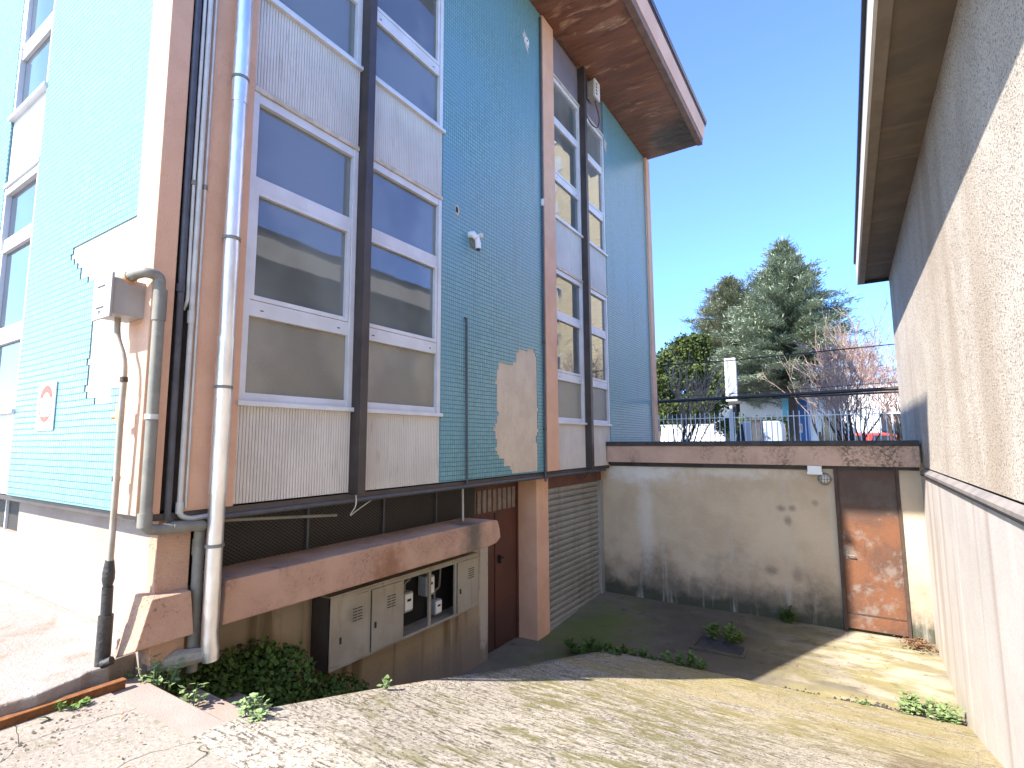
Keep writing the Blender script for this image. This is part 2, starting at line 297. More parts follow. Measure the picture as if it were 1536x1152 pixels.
def tower_mat():
    n = N('cream_block_facing')
    sp = n.new('ShaderNodeSeparateXYZ'); n.link(n.co, sp.inputs[0])
    cb = n.new('ShaderNodeCombineXYZ'); n.link(n.math('ADD', sp.outputs[0], sp.outputs[1]), cb.inputs[0]); n.link(sp.outputs[2], cb.inputs[1])
    br = n.new('ShaderNodeTexBrick'); n.link(cb.outputs[0], br.inputs['Vector'])
    for k, v in (('Scale', 1), ('Mortar Size', .03), ('Brick Width', 1.6), ('Row Height', .55)): br.inputs[k].default_value = v
    br.inputs['Color1'].default_value = (.62, .5, .30, 1); br.inputs['Color2'].default_value = (.56, .45, .26, 1); br.inputs['Mortar'].default_value = (.36, .27, .15, 1)
    return n.done(br.outputs['Color'], .85)
MT['tower'] = tower_mat()

# ------------------------------------------------------------------ geometry
class G:
    def __init__(s): s.v = []; s.f = []; s.smooth = []
    def add(s, vs, fs, sm=False):
        o = len(s.v); s.v += [tuple(p) for p in vs]; s.f += [tuple(i + o for i in f) for f in fs]; s.smooth += [sm] * len(fs); return s
    def box(s, x0, x1, y0, y1, z0, z1):
        if x0 > x1: x0, x1 = x1, x0
        if y0 > y1: y0, y1 = y1, y0
        if z0 > z1: z0, z1 = z1, z0
        return s.hexa([(x0, y0, z0), (x1, y0, z0), (x1, y1, z0), (x0, y1, z0), (x0, y0, z1), (x1, y0, z1), (x1, y1, z1), (x0, y1, z1)])
    def hexa(s, v):
        return s.add(v, [(0, 3, 2, 1), (4, 5, 6, 7), (0, 1, 5, 4), (1, 2, 6, 5), (2, 3, 7, 6), (3, 0, 4, 7)])
    def prism(s, poly, axis, a, b):
        """poly in the two other axes (cyclic order), extruded a..b along axis"""
        def p3(u, w, t): return {'x': (t, u, w), 'y': (u, t, w), 'z': (u, w, t)}[axis]
        n = len(poly)
        vs = [p3(u, w, a) for u, w in poly] + [p3(u, w, b) for u, w in poly]
        return s.add(vs, [tuple(range(n))[::-1], tuple(range(n, 2 * n))] + [(i, (i + 1) % n, (i + 1) % n + n, i + n) for i in range(n)])
    def tube(s, pts, r, n=10, cap=True, sm=True):
        pts = [Vector(p) for p in pts]; rs = r if isinstance(r, (list, tuple)) else [r] * len(pts)
        o = []; up = None
        for i, p in enumerate(pts):
            t = ((pts[min(i + 1, len(pts) - 1)] - p).normalized() + (p - pts[max(i - 1, 0)]).normalized())
            if t.length < 1e-6: t = Vector((0, 0, 1))
            t.normalize()
            if up is None: up = Vector((1, 0, 0)) if abs(t.x) < .8 else Vector((0, 1, 0))
            a = (up - t * up.dot(t)).normalized(); up = a; b = t.cross(a)
            o += [p + (a * math.cos(2 * math.pi * k / n) + b * math.sin(2 * math.pi * k / n)) * rs[i] for k in range(n)]
        m = len(pts)
        fs = [(i * n + k, i * n + (k + 1) % n, (i + 1) * n + (k + 1) % n, (i + 1) * n + k) for i in range(m - 1) for k in range(n)]
        s.add(o, fs, sm)
        if cap: s.add(o[:n], [tuple(range(n))[::-1]]); s.add(o[-n:], [tuple(range(n))])
        return s
    def leaf(s, p, d, u, ln, w):
        """a small folded leaf from p along d"""
        d = d.normalized(); sd = d.cross(u)
        if sd.length < 1e-4: sd = Vector((1, 0, 0))
        sd.normalize()
        return s.add([p, p + d * ln * .5 + sd * w, p + d * ln, p + d * ln * .5 - sd * w], [(0, 1, 2, 3)])
    def build(s, name, mat, parent=None, bevel=0):
        me = bpy.data.meshes.new(name); me.from_pydata(s.v, [], s.f); me.update()
        me.polygons.foreach_set('use_smooth', s.smooth)
        o = bpy.data.objects.new(name, me); COL.objects.link(o)
        for m in (mat if isinstance(mat, (list, tuple)) else [mat]): me.materials.append(MT[m])
        bm = bmesh.new(); bm.from_mesh(me); bmesh.ops.recalc_face_normals(bm, faces=bm.faces) if len(bm.faces) < 4000 else None
        bm.to_mesh(me); bm.free()
        if parent is not None:
            o.parent = parent
            if parent.type == 'EMPTY': o.location = -Vector(parent.location)
        if bevel:
            b = o.modifiers.new('bevel', 'BEVEL'); b.width = bevel; b.segments = 2; b.limit_method = 'ANGLE'; b.angle_limit = R(40)
        return o

def tag(o, label, cat, group=None):
    o['label'] = label; o['category'] = cat
    if group: o['group'] = group
    return o
def thing(name, label, cat, loc, group=None):
    o = bpy.data.objects.new(name, None); COL.objects.link(o); o.location = loc; o.empty_display_size = .2
    return tag(o, label, cat, group)
def struct(o): o['kind'] = 'structure'; return o
def stuff(o): o['kind'] = 'stuff'; return o
def bend(pts, r=.05, k=5):
    """round the corners of a polyline"""
    pts = [Vector(p) for p in pts]; out = [pts[0]]
    for a, b, c in zip(pts, pts[1:], pts[2:]):
        l = min(r, (a - b).length * .45, (c - b).length * .45)
        p, q = b + (a - b).normalized() * l, b + (c - b).normalized() * l
        for i in range(k + 1):
            t = i / k; out.append(p * (1 - t) ** 2 + b * 2 * t * (1 - t) + q * t * t)
    return out + [pts[-1]]

# ------------------------------------------------------------------ ground
def ramp_z(y): return .25 if y < 1.5 else (.25 - .12 * (y - 1.5) if y < 1.75 else max(.22 - .258 * (y - 1.75), -1.03))
g = G(); nx, ny = 34, 60
xs = [.85 + (4.275 - .85) * i / nx for i in range(nx + 1)]
def joint(x): return 6.45 + .08 * math.sin(x * 2.1) + .025 * math.sin(x * 9.3) + .018 * math.sin(x * 23 + 1) - (max(0, 1.35 - x) ** 2) * 1.6
for j in range(ny + 1):
    for i, x in enumerate(xs):
        y = 1.36 + (joint(x) - 1.36) * j / ny
        g.v.append((x, y, ramp_z(y) + .006 * math.sin(x * 3 + y * 2.1)))
for j in range(ny):
    for i in range(nx):
        a = j * (nx + 1) + i; g.f.append((a, a + 1, a + nx + 2, a + nx + 1)); g.smooth.append(True)
k0 = len(g.v)
for j in range(ny + 1): g.v.append((.87, g.v[j * (nx + 1)][1], -1.3))
for j in range(ny): g.f.append((j * (nx + 1), (j + 1) * (nx + 1), k0 + j + 1, k0 + j)); g.smooth.append(False)
struct(g.build('ramp', 'ramp'))
# level concrete in front of the ramp and steps
g = G()
for (x0, x1, y0, y1) in ((.02, 4.275, -5, 1.36), (4.275, 40, -60, -4.2)):
    g.add([(x0, y0, .25), (x1, y0, .25), (x1, y1, .25), (x0, y1, .25)], [(0, 1, 2, 3)])
g.add([(.02, 1.36, .25), (.85, 1.36, .25), (.85, 1.36, -.2), (.02, 1.36, -.2)], [(0, 1, 2, 3)])
struct(g.build('forecourt', 'agg'))
# raised broken pavement along the sunlit end wall
edge = [(-.02, -5)] + [(-.05 + .028 * math.sin(y * 7) + random.uniform(-.02, .02), y) for y in [-4 + i * .11 for i in range(47)]] + [(-.07, 1.19), (-.09, 1.26), (-.13, 1.31), (-.12, 1.40), (-.2, 1.46), (-.23, 1.75)]
g = G(); g.prism([(-30, -5)] + edge + [(-30, 1.75)], 'z', -.2, .345)
struct(g.build('pavement', 'pave', bevel=.012))
# sunken court floor
g = G(); nx, ny = 30, 30
for j in range(ny + 1):
    for i in range(nx + 1):
        x = -.6 + 5 * i / nx; y = 3.8 + 5 * j / ny
        z = -1.04 + (.1 * max(0, (y - 6.6) / 2) if y > 6.6 else 0) + .008 * math.sin(x * 2.3 + y)
        g.v.append((x, y, z))
for j in range(ny):
    for i in range(nx):
        a = j * (nx + 1) + i; g.f.append((a, a + 1, a + nx + 2, a + nx + 1)); g.smooth.append(True)
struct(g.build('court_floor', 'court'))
# terrace and street beyond, and the ground all round
g = G(); g.box(-.2, 4.4, 8.62, 13.6, 1.3, 1.5); struct(g.build('terrace', 'earth'))
g = G()
for q in ((-600, 600, 13.6, 900, .2), (-600, -1.2, 1.8, 13.6, .2), (4.5, 600, -4.2, 13.6, .2), (-600, 600, -600, -5, .2), (-600, -30, -5, 1.8, .2), (4.4, 40, -5.1, -4.1, .2)):
    x0, x1, y0, y1, z = q; g.add([(x0, y0, z), (x1, y0, z), (x1, y1, z), (x0, y1, z)], [(0, 1, 2, 3)])
struct(g.build('ground', 'earth'))
g = G(); g.add([(-60, 24, .21), (60, 24, .21), (60, 33, .21), (-60, 33, .21)], [(0, 1, 2, 3)]); struct(g.build('street', 'asphalt'))

# ------------------------------------------------------------------ the steps
st = thing('stone_steps', 'flight of pinkish stone steps going down between ramp and tan basement wall', 'steps', (.25, 1.36, .2))
g = G(); g.box(-.13, .855, 1.365, 1.55, -.4, .235); g.build('step', 'step', st, .008)
for k in range(1, 8):
    g = G(); z = .235 - .16 * k; y = 1.55 + .31 * k
    g.box(-.4, .86, y - .315, y, max(z - .5, -1.2), z); g.build('step', 'step', st, .006)

# ------------------------------------------------------------------ the blue tiled building
B = thing('tiled_building', 'blue mosaic tiled office building with pink pilasters and overhanging brown roof', 'building', (-6, 6.4, .2))
Fa = lambda u0, u1, d0, d1, z0, z1: (d0, d1, u0, u1, z0, z1)                       # long side: u = y, d = outwards (+x)
En = lambda u0, u1, d0, d1, z0, z1: (u0, u1, 1.43 - d1, 1.43 - d0, z0, z1)         # end wall: u = x, d = outwards (-y)
g = G(); g.box(-12, -.13, 1.57, 11.1, 1.25, 7.95); g.build('core_wall', 'black', B)
ZB, ZT = 1.19, 7.97
for m, u0, u1 in ((Fa, 4.12, 6.33), (Fa, 8.7, 11.06)):
    g = G(); g.box(*m(u0, u1, -.125, 0, ZB, ZT)); g.build('tile_wall', 'tile', B)
for u0, u1 in ((-2.3, -.27), (-12, -3.25)):
    g = G(); g.box(*En(u0, u1, -.125, 0, ZB, ZT)); g.build('tile_wall', 'tile', B)
# corner pilaster with the pipe chase, middle pilaster, far pilaster
g = G(); g.box(-.27, .008, 1.425, 1.555, ZB - .01, ZT); g.box(-.12, .008, 1.68, 2.0, ZB - .01, ZT); g.build('pilaster', 'pink', B, .006)
g = G(); g.box(-.12, -.045, 1.556, 1.679, ZB, ZT); g.build('pipe_chase', 'mull', B)
g = G(); g.box(-.12, .03, 6.33, 6.67, ZB, ZT); g.build('pilaster', 'pink', B, .006)
g = G(); g.box(-.2, .05, 11.06, 11.31, 1.4, ZT); g.build('pilaster', 'pink', B, .006)
def ribbed(m, u0, u1, z0, z1, name='ribbed_panel'):
    g = G(); p = .0235; k = int((u1 - u0) / p); p = (u1 - u0) / k; pr = []
    for i in range(k):
        a = u0 + i * p; pr += [(a, -.02), (a + p * .12, -.012), (a + p * .5, -.009), (a + p * .84, -.012), (a + p * .93, -.02)]
    pr.append((u1, -.02)); vs = []
    for u, d in pr:
        q = m(u, u, d, d, z0, z1); vs += [(q[0], q[2], q[4]), (q[0], q[2], q[5])]
    g.add(vs, [(2 * i, 2 * i + 2, 2 * i + 3, 2 * i + 1) for i in range(len(pr) - 1)])
    return g.build(name, 'rib', B)
def window(m, u0, u1, zs, zl, lit=False, flip=False):
    f = G(); w = .05
    for a, b in ((u0, u0 + w), (u1 - w, u1)): f.box(*m(a, b, -.12, -.006, zs, zl))
    f.box(*m(u0 + w, u1 - w, -.12, -.012, zl - .07, zl))
    f.box(*m(u0 + w, u1 - w, -.12, -.024, zs, zs + .06))
    t1, t2 = zs + .61, zs + 1.55
    f.box(*m(u0 + w, u1 - w, -.12, -.022, t1, t1 + .115)); f.box(*m(u0 + w, u1 - w, -.12, -.026, t2, t2 + .1))
    o = f.build('window', 'alu', B, .003)
    s = G(); e = .035
    for a, b in ((u0 + w + .004, u0 + w + e), (u1 - w - e, u1 - w - .004)): s.box(*m(a, b, -.118, -.016, t1 + .118, t2 - .003))
    for a, b in ((t1 + .118, t1 + .118 + e), (t2 - e - .003, t2 - .003)): s.box(*m(u0 + w + e, u1 - w - e, -.118, -.018, a, b))
    s.build('sash', 'alu', o, .002)
    for z0, z1, mt in ((zs + .06, t1, 'glassw' if lit else ('frost' if zs < 3 else 'glass')), (t1 + .115, t2, 'glassw' if lit else 'glass'), (t2 + .1, zl - .07, 'glassw' if lit else 'glass')):
        p = G(); p.box(*m(u0 + w, u1 - w, -.06, -.05, z0, z1)); p.build('pane', mt, o)
    s = G(); s.box(*m(u0 - .015, u1 + .015, -.12, .025, zs - .035, zs)); s.build('sill', 'alu', o, .003)
    s = G(); s.box(*m(u0, u1, -.12, .006, zl, zl + .04)); s.build('lintel_trim', 'alutan' if not lit else 'alu', o, .003)
    for a in (u0 + .14, u1 - .16):
        h = G(); h.box(*m(a, a + .025, -.03, -.0195, t1 + .045, t1 + .053)); h.build('drain_slot', 'brownink', o)
bays = [(Fa, 2.0, 2.98), (Fa, 3.06, 4.12), (Fa, 6.67, 7.66), (Fa, 7.74, 8.7)]
for m, a, b in bays:
    ribbed(m, a, b, ZB, 1.855); window(m, a, b, 1.89, 4.17)
    ribbed(m, a, b, 4.21, 4.935); window(m, a, b, 4.97, 7.25)
    g = G(); g.box(*m(a, b, -.12, -.03, 7.29, 7.97)); g.build('spandrel_panel', 'flatpanel', B)
g = G(); g.box(*En(-3.25, -2.3, -.12, -.02, ZB, 1.855)); g.build('spandrel_panel', 'alu', B)
g = G(); g.box(*En(-3.25, -2.3, -.12, -.02, 4.1, 4.755)); g.build('spandrel_panel', 'alu', B)
window(En, -3.25, -2.3, 1.89, 4.06, True); window(En, -3.25, -2.3, 4.79, 7.1, True)
for a in (2.98, 7.66):
    g = G(); g.box(-.12, .1, a, a + .08, ZB - .02, ZT); g.build('mullion', 'mull', B, .004)
# underside of the cladding, basement recess
g = G(); g.box(-.5, -.002, 1.46, 8.62, ZB - .05, ZB - .012); g.box(-12, -.5, 1.46, 1.7, ZB - .05, ZB - .012); g.build('soffit_strip', 'mull', B)
g = G(); g.box(-.7, -.40, 2.0, 5.25, .6, ZB - .05); g.build('basement_grille', 'mesh', B)
for y in (2.86, 3.72, 4.5):
    g = G(); g.box(-.40, -.375, y, y + .022, .7, ZB - .05); g.build('grille_bar', 'darkpipe', B)
g = G(); g.box(-.9, -.38, 1.9, 5.5, -1.3, .47); g.build('basement_wall', 'tanwall', B)
g = G()
for t in (0,):
    poly = [(1.945, .436), (4.92, .436), (5.06, .45), (5.15, .5), (5.13, .6), (5.09, .70), (4.98, .715), (1.955, .712)]
    g.prism(poly, 'x', -.385, .05)
g.build('ledge_beam', 'pinkdirty', B, .012)
g = G(); g.hexa([(-.2, 1.45, .345), (.05, 1.455, .437), (.05, 1.772, .437), (-.2, 1.772, .437), (-.12, 1.505, .715), (.05, 1.525, .70), (.05, 1.742, .70), (-.12, 1.742, .715)]); g.build('corner_plinth', 'pinkdirty', B, .008)
g = G(); g.box(-.13, -.03, 1.565, 1.76, .3, ZB - .05); g.build('corner_pier', 'pinkdirty', B, .006)
g = G(); g.box(-2.5, -.131, 1.57, 1.8, .1, ZB - .05); g.box(-12, -2.5, 1.57, 1.8, .1, .84); g.build('end_base_wall', 'pale', B)
g = G(); g.box(-12, -.3, 1.50, 1.572, .2, .425); g.build('base_kerb', 'pave', B, .012)
g = G(); g.box(-12, -2.5, 1.62, 1.7, .84, ZB - .05); g.build('basement_grille', 'mesh', B)
g = G(); g.box(-2.98, -2.96, 1.6, 1.62, .84, ZB - .05); g.build('grille_bar', 'bar', B)
# pier, brown door, roller shutter
g = G(); g.box(-.6, -.15, 6.33, 6.67, -1.2, ZB - .05); g.build('pier', 'pink', B, .006)
d = G(); d.box(-.56, -.46, 5.78, 6.29, -1.03, .67); d.box(-.56, -.47, 5.25, 5.77, -1.03, .67)
dr = d.build('basement_door', 'browndoor', B, .003)
g = G(); g.box(-.56, -.445, 6.29, 6.33, -1.05, ZB - .05); g.box(-.56, -.455, 5.2, 6.29, .98, ZB - .05); g.box(-.56, -.461, 5.2, 6.29, .67, .70); g.build('door_frame', 'browndoor', dr)
g = G(); g.box(-.56, -.5, 5.25, 6.29, .70, .98); g.build('louvre_back', 'black', dr)
g = G()
for i in range(9): g.box(-.5, -.46, 5.27 + i * .116, 5.27 + i * .116 + .075, .70, .98)
g.build('louvre', 'louvre', dr)
g = G(); g.box(-.462, -.425, 5.84, 5.87, .02, .12); g.tube([(-.43, 5.855, .09), (-.41, 5.9, .09)], .009, 6); g.build('handle', 'black', dr)
s = G(); zz = -1.0; pr = []
while zz < .93: pr += [(zz, -.19), (zz + .02, -.176), (zz + .05, -.168), (zz + .07, -.172), (zz + .08, -.205)]; zz += .088
vs = []
for z, x in pr: vs += [(x, 6.67, z), (x, 8.5, z)]
s.add(vs, [(2 * i, 2 * i + 1, 2 * i + 3, 2 * i + 2) for i in range(len(pr) - 1)])
sh = s.build('roller_shutter', 'shutter', B)
g = G(); g.box(-.2, -.13, 8.47, 8.59, -1.0, .93); g.build('guide_rail', 'shutter', sh)
g = G(); g.box(-.3, -.16, 6.67, 8.59, .925, ZB - .05); g.build('shutter_box', 'shutterbox', sh)
g = G(); g.box(-.21, -.165, 6.67, 8.47, -1.04, -.985); g.build('bottom_rail', 'shutter', sh)
# roof
rf = G(); rf.box(-12.2, 1.33, 1.43, 11.25, 8.36, 8.46); rf = rf.build('roof', 'roofdark', B)
g = G(); g.box(-.1, 1.14, 1.45, 11.22, 7.985, 8.02); g.box(-12, -.1, 1.0, 1.42, 7.985, 8.0); g.build('soffit', 'soffit', rf)
g = G(); g.prism([(1.14, 7.965), (1.25, 7.965), (1.255, 8.07), (1.14, 8.07)], 'y', 1.43, 11.245); g.build('fascia_lip', 'lip', rf, .004)
g = G(); g.prism([(1.2, 8.075), (1.27, 8.075), (1.325, 8.40), (1.2, 8.40)], 'y', 1.435, 11.24); g.build('fascia', 'fascia', rf, .004)
g = G(); g.prism([(1.3, 8.405), (1.345, 8.40), (1.36, 8.47), (1.3, 8.475)], 'y', 1.42, 11.255); g.build('flashing', 'gutterdark', rf)
g = G(); g.box(-12, 1.2, 11.20, 11.24, 7.99, 8.4); g.build('gable_board', 'lip', rf)
# bare patches where tiles have fallen: cut into the tiles along the tile grid
def grid_outline(poly, seed):
    random.seed(seed); rh, cw = .0465, .036
    z0 = min(p[1] for p in poly); z1 = max(p[1] for p in poly); rows = []
    z = math.floor(z0 / rh) * rh
    while z < z1:
        zc = z + rh / 2; xs = []
        for (x, y), (x2, y2) in zip(poly, poly[1:] + poly[:1]):
            if (y - zc) * (y2 - zc) < 0: xs.append(x + (x2 - x) * (zc - y) / (y2 - y))
        if len(xs) >= 2:
            j = lambda: random.choice((-1,) + (0,) * 9 + (1,)) * cw
            rows.append((z, round((min(xs) + j()) / cw) * cw, round((max(xs) + j()) / cw) * cw))
        z += rh
    def side(k):
        pts = []
        for row in rows:
            x = row[k]
            if pts and abs(pts[-1][0] - x) < 1e-6: pts[-1] = (x, row[0] + rh)
            else: pts += [(x, row[0]), (x, row[0] + rh)]
        return [(x + random.uniform(-.003, .003), z) for x, z in pts]
    lo_, hi_ = side(1), side(2)
    return hi_ + lo_[::-1]
def cut(wall, cutter):
    m = wall.modifiers.new('cut', 'BOOLEAN'); m.object = cutter; m.operation = 'DIFFERENCE'; m.solver = 'EXACT'
    bpy.context.view_layer.update()
    dg = bpy.context.evaluated_depsgraph_get()
    me = bpy.data.meshes.new_from_object(wall.evaluated_get(dg)); wall.modifiers.remove(m)
    area = lambda q: sum(p.area for p in q.polygons)
    if abs(area(me) - area(wall.data)) < .3 * area(wall.data): wall.data = me      # keep the plain wall if the cut went wrong
    else: print('CUT FAILED', wall.name, area(me), area(wall.data))
    bpy.data.objects.remove(cutter)
o1 = grid_outline([(5.18, 2.54), (5.39, 2.55), (5.59, 2.6), (5.62, 2.77), (5.81, 2.81), (6.03, 2.82), (6.12, 2.7), (6.13, 2.38), (6.1, 1.62), (6.13, 1.26), (6.09, 1.2), (5.47, 1.2), (5.44, 1.3), (5.32, 1.31), (5.26, 1.4), (5.15, 1.45), (5.12, 1.7), (5.16, 2.09), (5.14, 2.33)], 4)
o2 = grid_outline([(-1.39, 3.04), (-1.23, 3.06), (-.74, 3.07), (-.2, 3.05), (-.2, 2.65), (-.78, 2.72), (-1.12, 2.79), (-1.21, 2.89), (-1.33, 2.97)], 5)
o3 = grid_outline([(-.87, 2.54), (-.845, 1.89), (-.46, 1.87), (-.45, 1.96), (-.2, 1.965), (-.2, 2.54)], 6)
walls = [o for o in B.children if o.name.startswith('tile_wall')]
g = G(); g.prism(o1, 'x', -.011, .05); cut(walls[0], g.build('cutter', 'tile', B))
for ol in (o2, o3):
    g = G(); g.prism(ol, 'y', 1.38, 1.441); cut(walls[2], g.build('cutter', 'tile', B))
g = G(); g.box(-.02, -.0085, 5.0, 6.25, 1.2, 2.9); g.build('bare_patch', 'plaster', B)
for (x0, x1, z0, z1) in ((-1.5, -.275, 2.6, 3.15), (-.95, -.275, 1.8, 2.6)):
    g = G(); g.box(x0, x1, 1.4385, 1.45, z0, z1); g.build('bare_patch', 'plasterw', B)
def rag(poly, k=5, a=.014):
    out = []
    for (x, y), (x2, y2) in zip(poly, poly[1:] + poly[:1]):
        for i in range(k): t = i / k; out.append((x + (x2 - x) * t + random.uniform(-a, a), y + (y2 - y) * t + random.uniform(-a, a)))
    return out
g = G(); g.prism(rag([(4.335, 4.12), (4.34, 4.2), (4.37, 4.225), (4.4, 4.18), (4.395, 4.12), (4.37, 4.09)], 3, .006), 'x', -.02, .005); o = g.build('wall_hole', 'plaster', B)
g = G(); g.prism(rag([(4.34, 4.13), (4.345, 4.19), (4.36, 4.205), (4.378, 4.17), (4.37, 4.12)], 2, .004), 'x', .0055, .007); g.build('hole_shadow', 'black', o)
g = G(); g.prism(rag([(8.72, 7.05), (8.74, 7.25), (8.85, 7.2), (8.82, 7.0)], 4, .02), 'x', -.02, .004); g.build('bare_patch', 'plasterw', B)
# ------------------------------------------------------------------ fittings on the building
def pipe(name, pts, r, mat, label, cat='pipe', n=10, bd=.05, extras=(), group=None, bands=()):
    P = bend(pts, bd); base = min(pts, key=lambda p: p[2])
    t = thing(name, label, cat, base, group)
    g = G(); g.tube(P, r, n); g.build('tube', mat, t)
    for (p0, p1, rr, mt) in bands:
        g = G(); g.tube([p0, p1], rr, n); g.build('collar', mt, t)
    return t
# downpipe
t = thing('downpipe', 'shiny galvanised rainwater downpipe on the pink corner pilaster', 'downpipe', (.1, 1.84, .28))
g = G(); g.tube([(.1, 1.84, 4.5), (.1, 1.84, 3.93)], .052, 20); g.tube([(.1, 1.84, 3.96), (.1, 1.84, 2.26)], [.048, .048], 20); g.build('upper_section', 'chrome', t)
g = G(); g.tube([(.1, 1.84, 7.9), (.1, 1.84, 4.5)], .052, 20); g.build('top_section', 'chrome', t)
g = G(); g.tube([(.1, 1.84, 2.29), (.1, 1.84, 1.28)], .053, 20); g.build('middle_section', 'chrome', t)
g = G(); g.tube([(.1, 1.84, 1.31), (.1, 1.84, .5), (.1, 1.84, .42), (.105, 1.845, .34), (.11, 1.85, .27)], [.0485, .0485, .047, .052, .046], 20); g.build('lower_section', 'chrome', t)
for z in (4.1, 2.95, 1.95, .95):
    g = G(); g.tube([(.1, 1.84, z), (.1, 1.84, z + .02)], .056, 20); g.box(.0, .06, 1.83, 1.85, z, z + .02); g.build('bracket', 'greypipe', t)
# conduits in the chase
pipe('conduit', [(.0, 1.575, 7.9), (.0, 1.585, 4), (.0, 1.6, 1.13), (0.0, 1.7, 1.09), (-.02, 1.76, 1.09)], .021, 'darkpipe', 'dark grey conduit running down the left side of the pilaster chase', 'conduit', 8, bands=[((0, 1.59, 2.55), (0, 1.59, 2.6), .027, 'darkpipe')])
pipe('conduit', [(.012, 1.652, 7.9), (.012, 1.66, 1.16), (.012, 1.72, 1.13), (.0, 1.86, 1.135)], .017, 'palepipe', 'pale grey conduit from the roof turning along the cladding bottom edge', 'conduit', 8, bands=[((.012, 1.656, 2.36), (.012, 1.656, 2.44), .022, 'palepipe'), ((.012, 1.66, 1.17), (.012, 1.66, 1.24), .023, 'palepipe')])
pipe('conduit', [(.01, 1.618, 7.9), (.01, 1.622, 3.3), (.01, 1.63, 2.5), (-.03, 1.63, 2.45)], .011, 'palepipe', 'thin pale conduit ending halfway down the pilaster chase', 'conduit', 6, bands=[((.01, 1.621, 3.27), (.01, 1.621, 3.3), .018, 'greypipe')])
pipe('conduit', [(.014, 1.692, 7.9), (.014, 1.694, 1.2)], .0085, 'palepipe', 'thinnest pale conduit at the right edge of the pilaster chase', 'conduit', 6, bands=[((.014, 1.693, 3.27), (.014, 1.693, 3.3), .014, 'greypipe')])
# thick grey pipe with elbows
pipe('drain_pipe', [(-.12, 1.33, 2.575), (-.02, 1.35, 2.61), (.06, 1.37, 2.61), (.065, 1.44, 2.60), (.065, 1.45, 2.4), (.065, 1.455, 1.1), (.065, 1.78, 1.09), (.0, 1.795, 1.07), (-.01, 1.80, .2)], .032, 'greypipe', 'thick grey pipe with elbows around the pink building corner', 'pipe', 12, .06,
     bands=[((.065, 1.452, 1.12), (.065, 1.452, 1.2), .038, 'greypipe'), ((.065, 1.45, 1.74), (.065, 1.45, 1.77), .036, 'palepipe'), ((.065, 1.45, 2.33), (.065, 1.45, 2.52), .037, 'greypipe'), ((-.1, 1.335, 2.58), (-.07, 1.343, 2.592), .04, 'orange'), ((.065, 1.6, 1.097), (.065, 1.67, 1.094), .037, 'greypipe'), ((-.01, 1.80, .9), (-.01, 1.80, 1.0), .038, 'greypipe')])
# gas riser on the end wall
pipe('gas_pipe', [(-.19, 1.335, 2.38), (-.18, 1.335, 2.24), (-.09, 1.35, 2.1), (-.075, 1.35, 1.95), (-.085, 1.35, 1.8), (-.10, 1.36, 1.3), (-.13, 1.37, .93)], .0165, 'tanpipe', 'thin beige gas pipe below the electrical box on the end wall', 'pipe', 10, .1,
     bands=[((-.10, 1.352, 1.72), (-.10, 1.352, 1.83), .022, 'orange'), ((-.16, 1.34, 1.755), (-.09, 1.352, 1.76), .014, 'orange'), ((-.11, 1.36, 1.38), (-.11, 1.362, 1.41), .021, 'rustframe'), ((-.08, 1.35, 1.96), (-.08, 1.35, 1.99), .021, 'rustframe')])
t = thing('pipe_stub', 'black tarred iron pipe stub standing on the pavement by the corner plinth', 'pipe stub', (-.15, 1.385, .345))
g = G(); g.tube([(-.17, 1.385, .33), (-.155, 1.38, .62)], .037, 14); g.build('base_tube', 'tar', t)
g = G(); g.tube([(-.155, 1.38, .62), (-.148, 1.375, .78)], .028, 14); g.tube([(-.148, 1.375, .78), (-.146, 1.374, .82), (-.144, 1.373, .86), (-.142, 1.372, .93)], [.022, .031, .031, .022], 14); g.build('upper_tube', 'tar', t)
g = G(); g.tube([(-.13, 1.37, .36), (-.09, 1.4, .38)], .024, 10); g.build('elbow', 'tar', t)
# electrical box
t = thing('electrical_box', 'grey metal electrical box projecting from the sunlit end wall', 'electrical box', (-.19, 1.34, 2.36))
g = G(); g.box(-.3, -.07, 1.26, 1.428, 2.355, 2.575); g.build('case', 'boxgrey', t, .004)
g = G(); g.box(-.315, -.06, 1.245, 1.259, 2.335, 2.60); dd = g.build('front_door', 'boxgrey', t, .003)
g = G()
for z in (2.40, 2.53): g.box(-.25, -.15, 1.2425, 1.2445, z, z + .007)
g.prism([(-.215, 2.385), (-.195, 2.385), (-.205, 2.365)], 'y', 1.2425, 1.2445); g.build('slot', 'brownink', dd)
# no parking sign
t = thing('no_parking_sign', 'faded white no-parking sign with red ring on the tiled end wall', 'sign', (-1.56, 1.42, 1.7))
g = G(); g.box(-1.735, -1.385, 1.418, 1.426, 1.70, 2.06); g.build('plate', 'white', t)
def ringseg(g, cx, cz, r0, r1, a0, a1, y0, y1, n=40):
    vs = []
    for i in range(n + 1):
        a = a0 + (a1 - a0) * i / n
        for r, y in ((r0, y0), (r1, y0)): vs.append((cx + r * math.cos(a), y, cz + r * math.sin(a)))
    g.add(vs, [(2 * i, 2 * i + 1, 2 * i + 3, 2 * i + 2) for i in range(n)])
g = G(); cx, cz = -1.56, 1.90
ringseg(g, cx, cz, .12, .14, 0, 2 * math.pi, 1.4165, 0); ringseg(g, cx, cz, .085, .1395, R(25), R(155), 1.4160, 0); ringseg(g, cx, cz, .1, .1395, R(240), R(300), 1.4160, 0)
g.build('red_ring', 'signred', t)
g = G()
for z, a, b in ((1.745, -.12, .12), (1.725, -.1, .09)):
    x = cx + a
    while x < cx + b: w = random.uniform(.012, .03); g.box(x, x + w, 1.4165, 1.4175, z, z + .008); x += w + .01
g.build('faint_print', 'greyink', t)
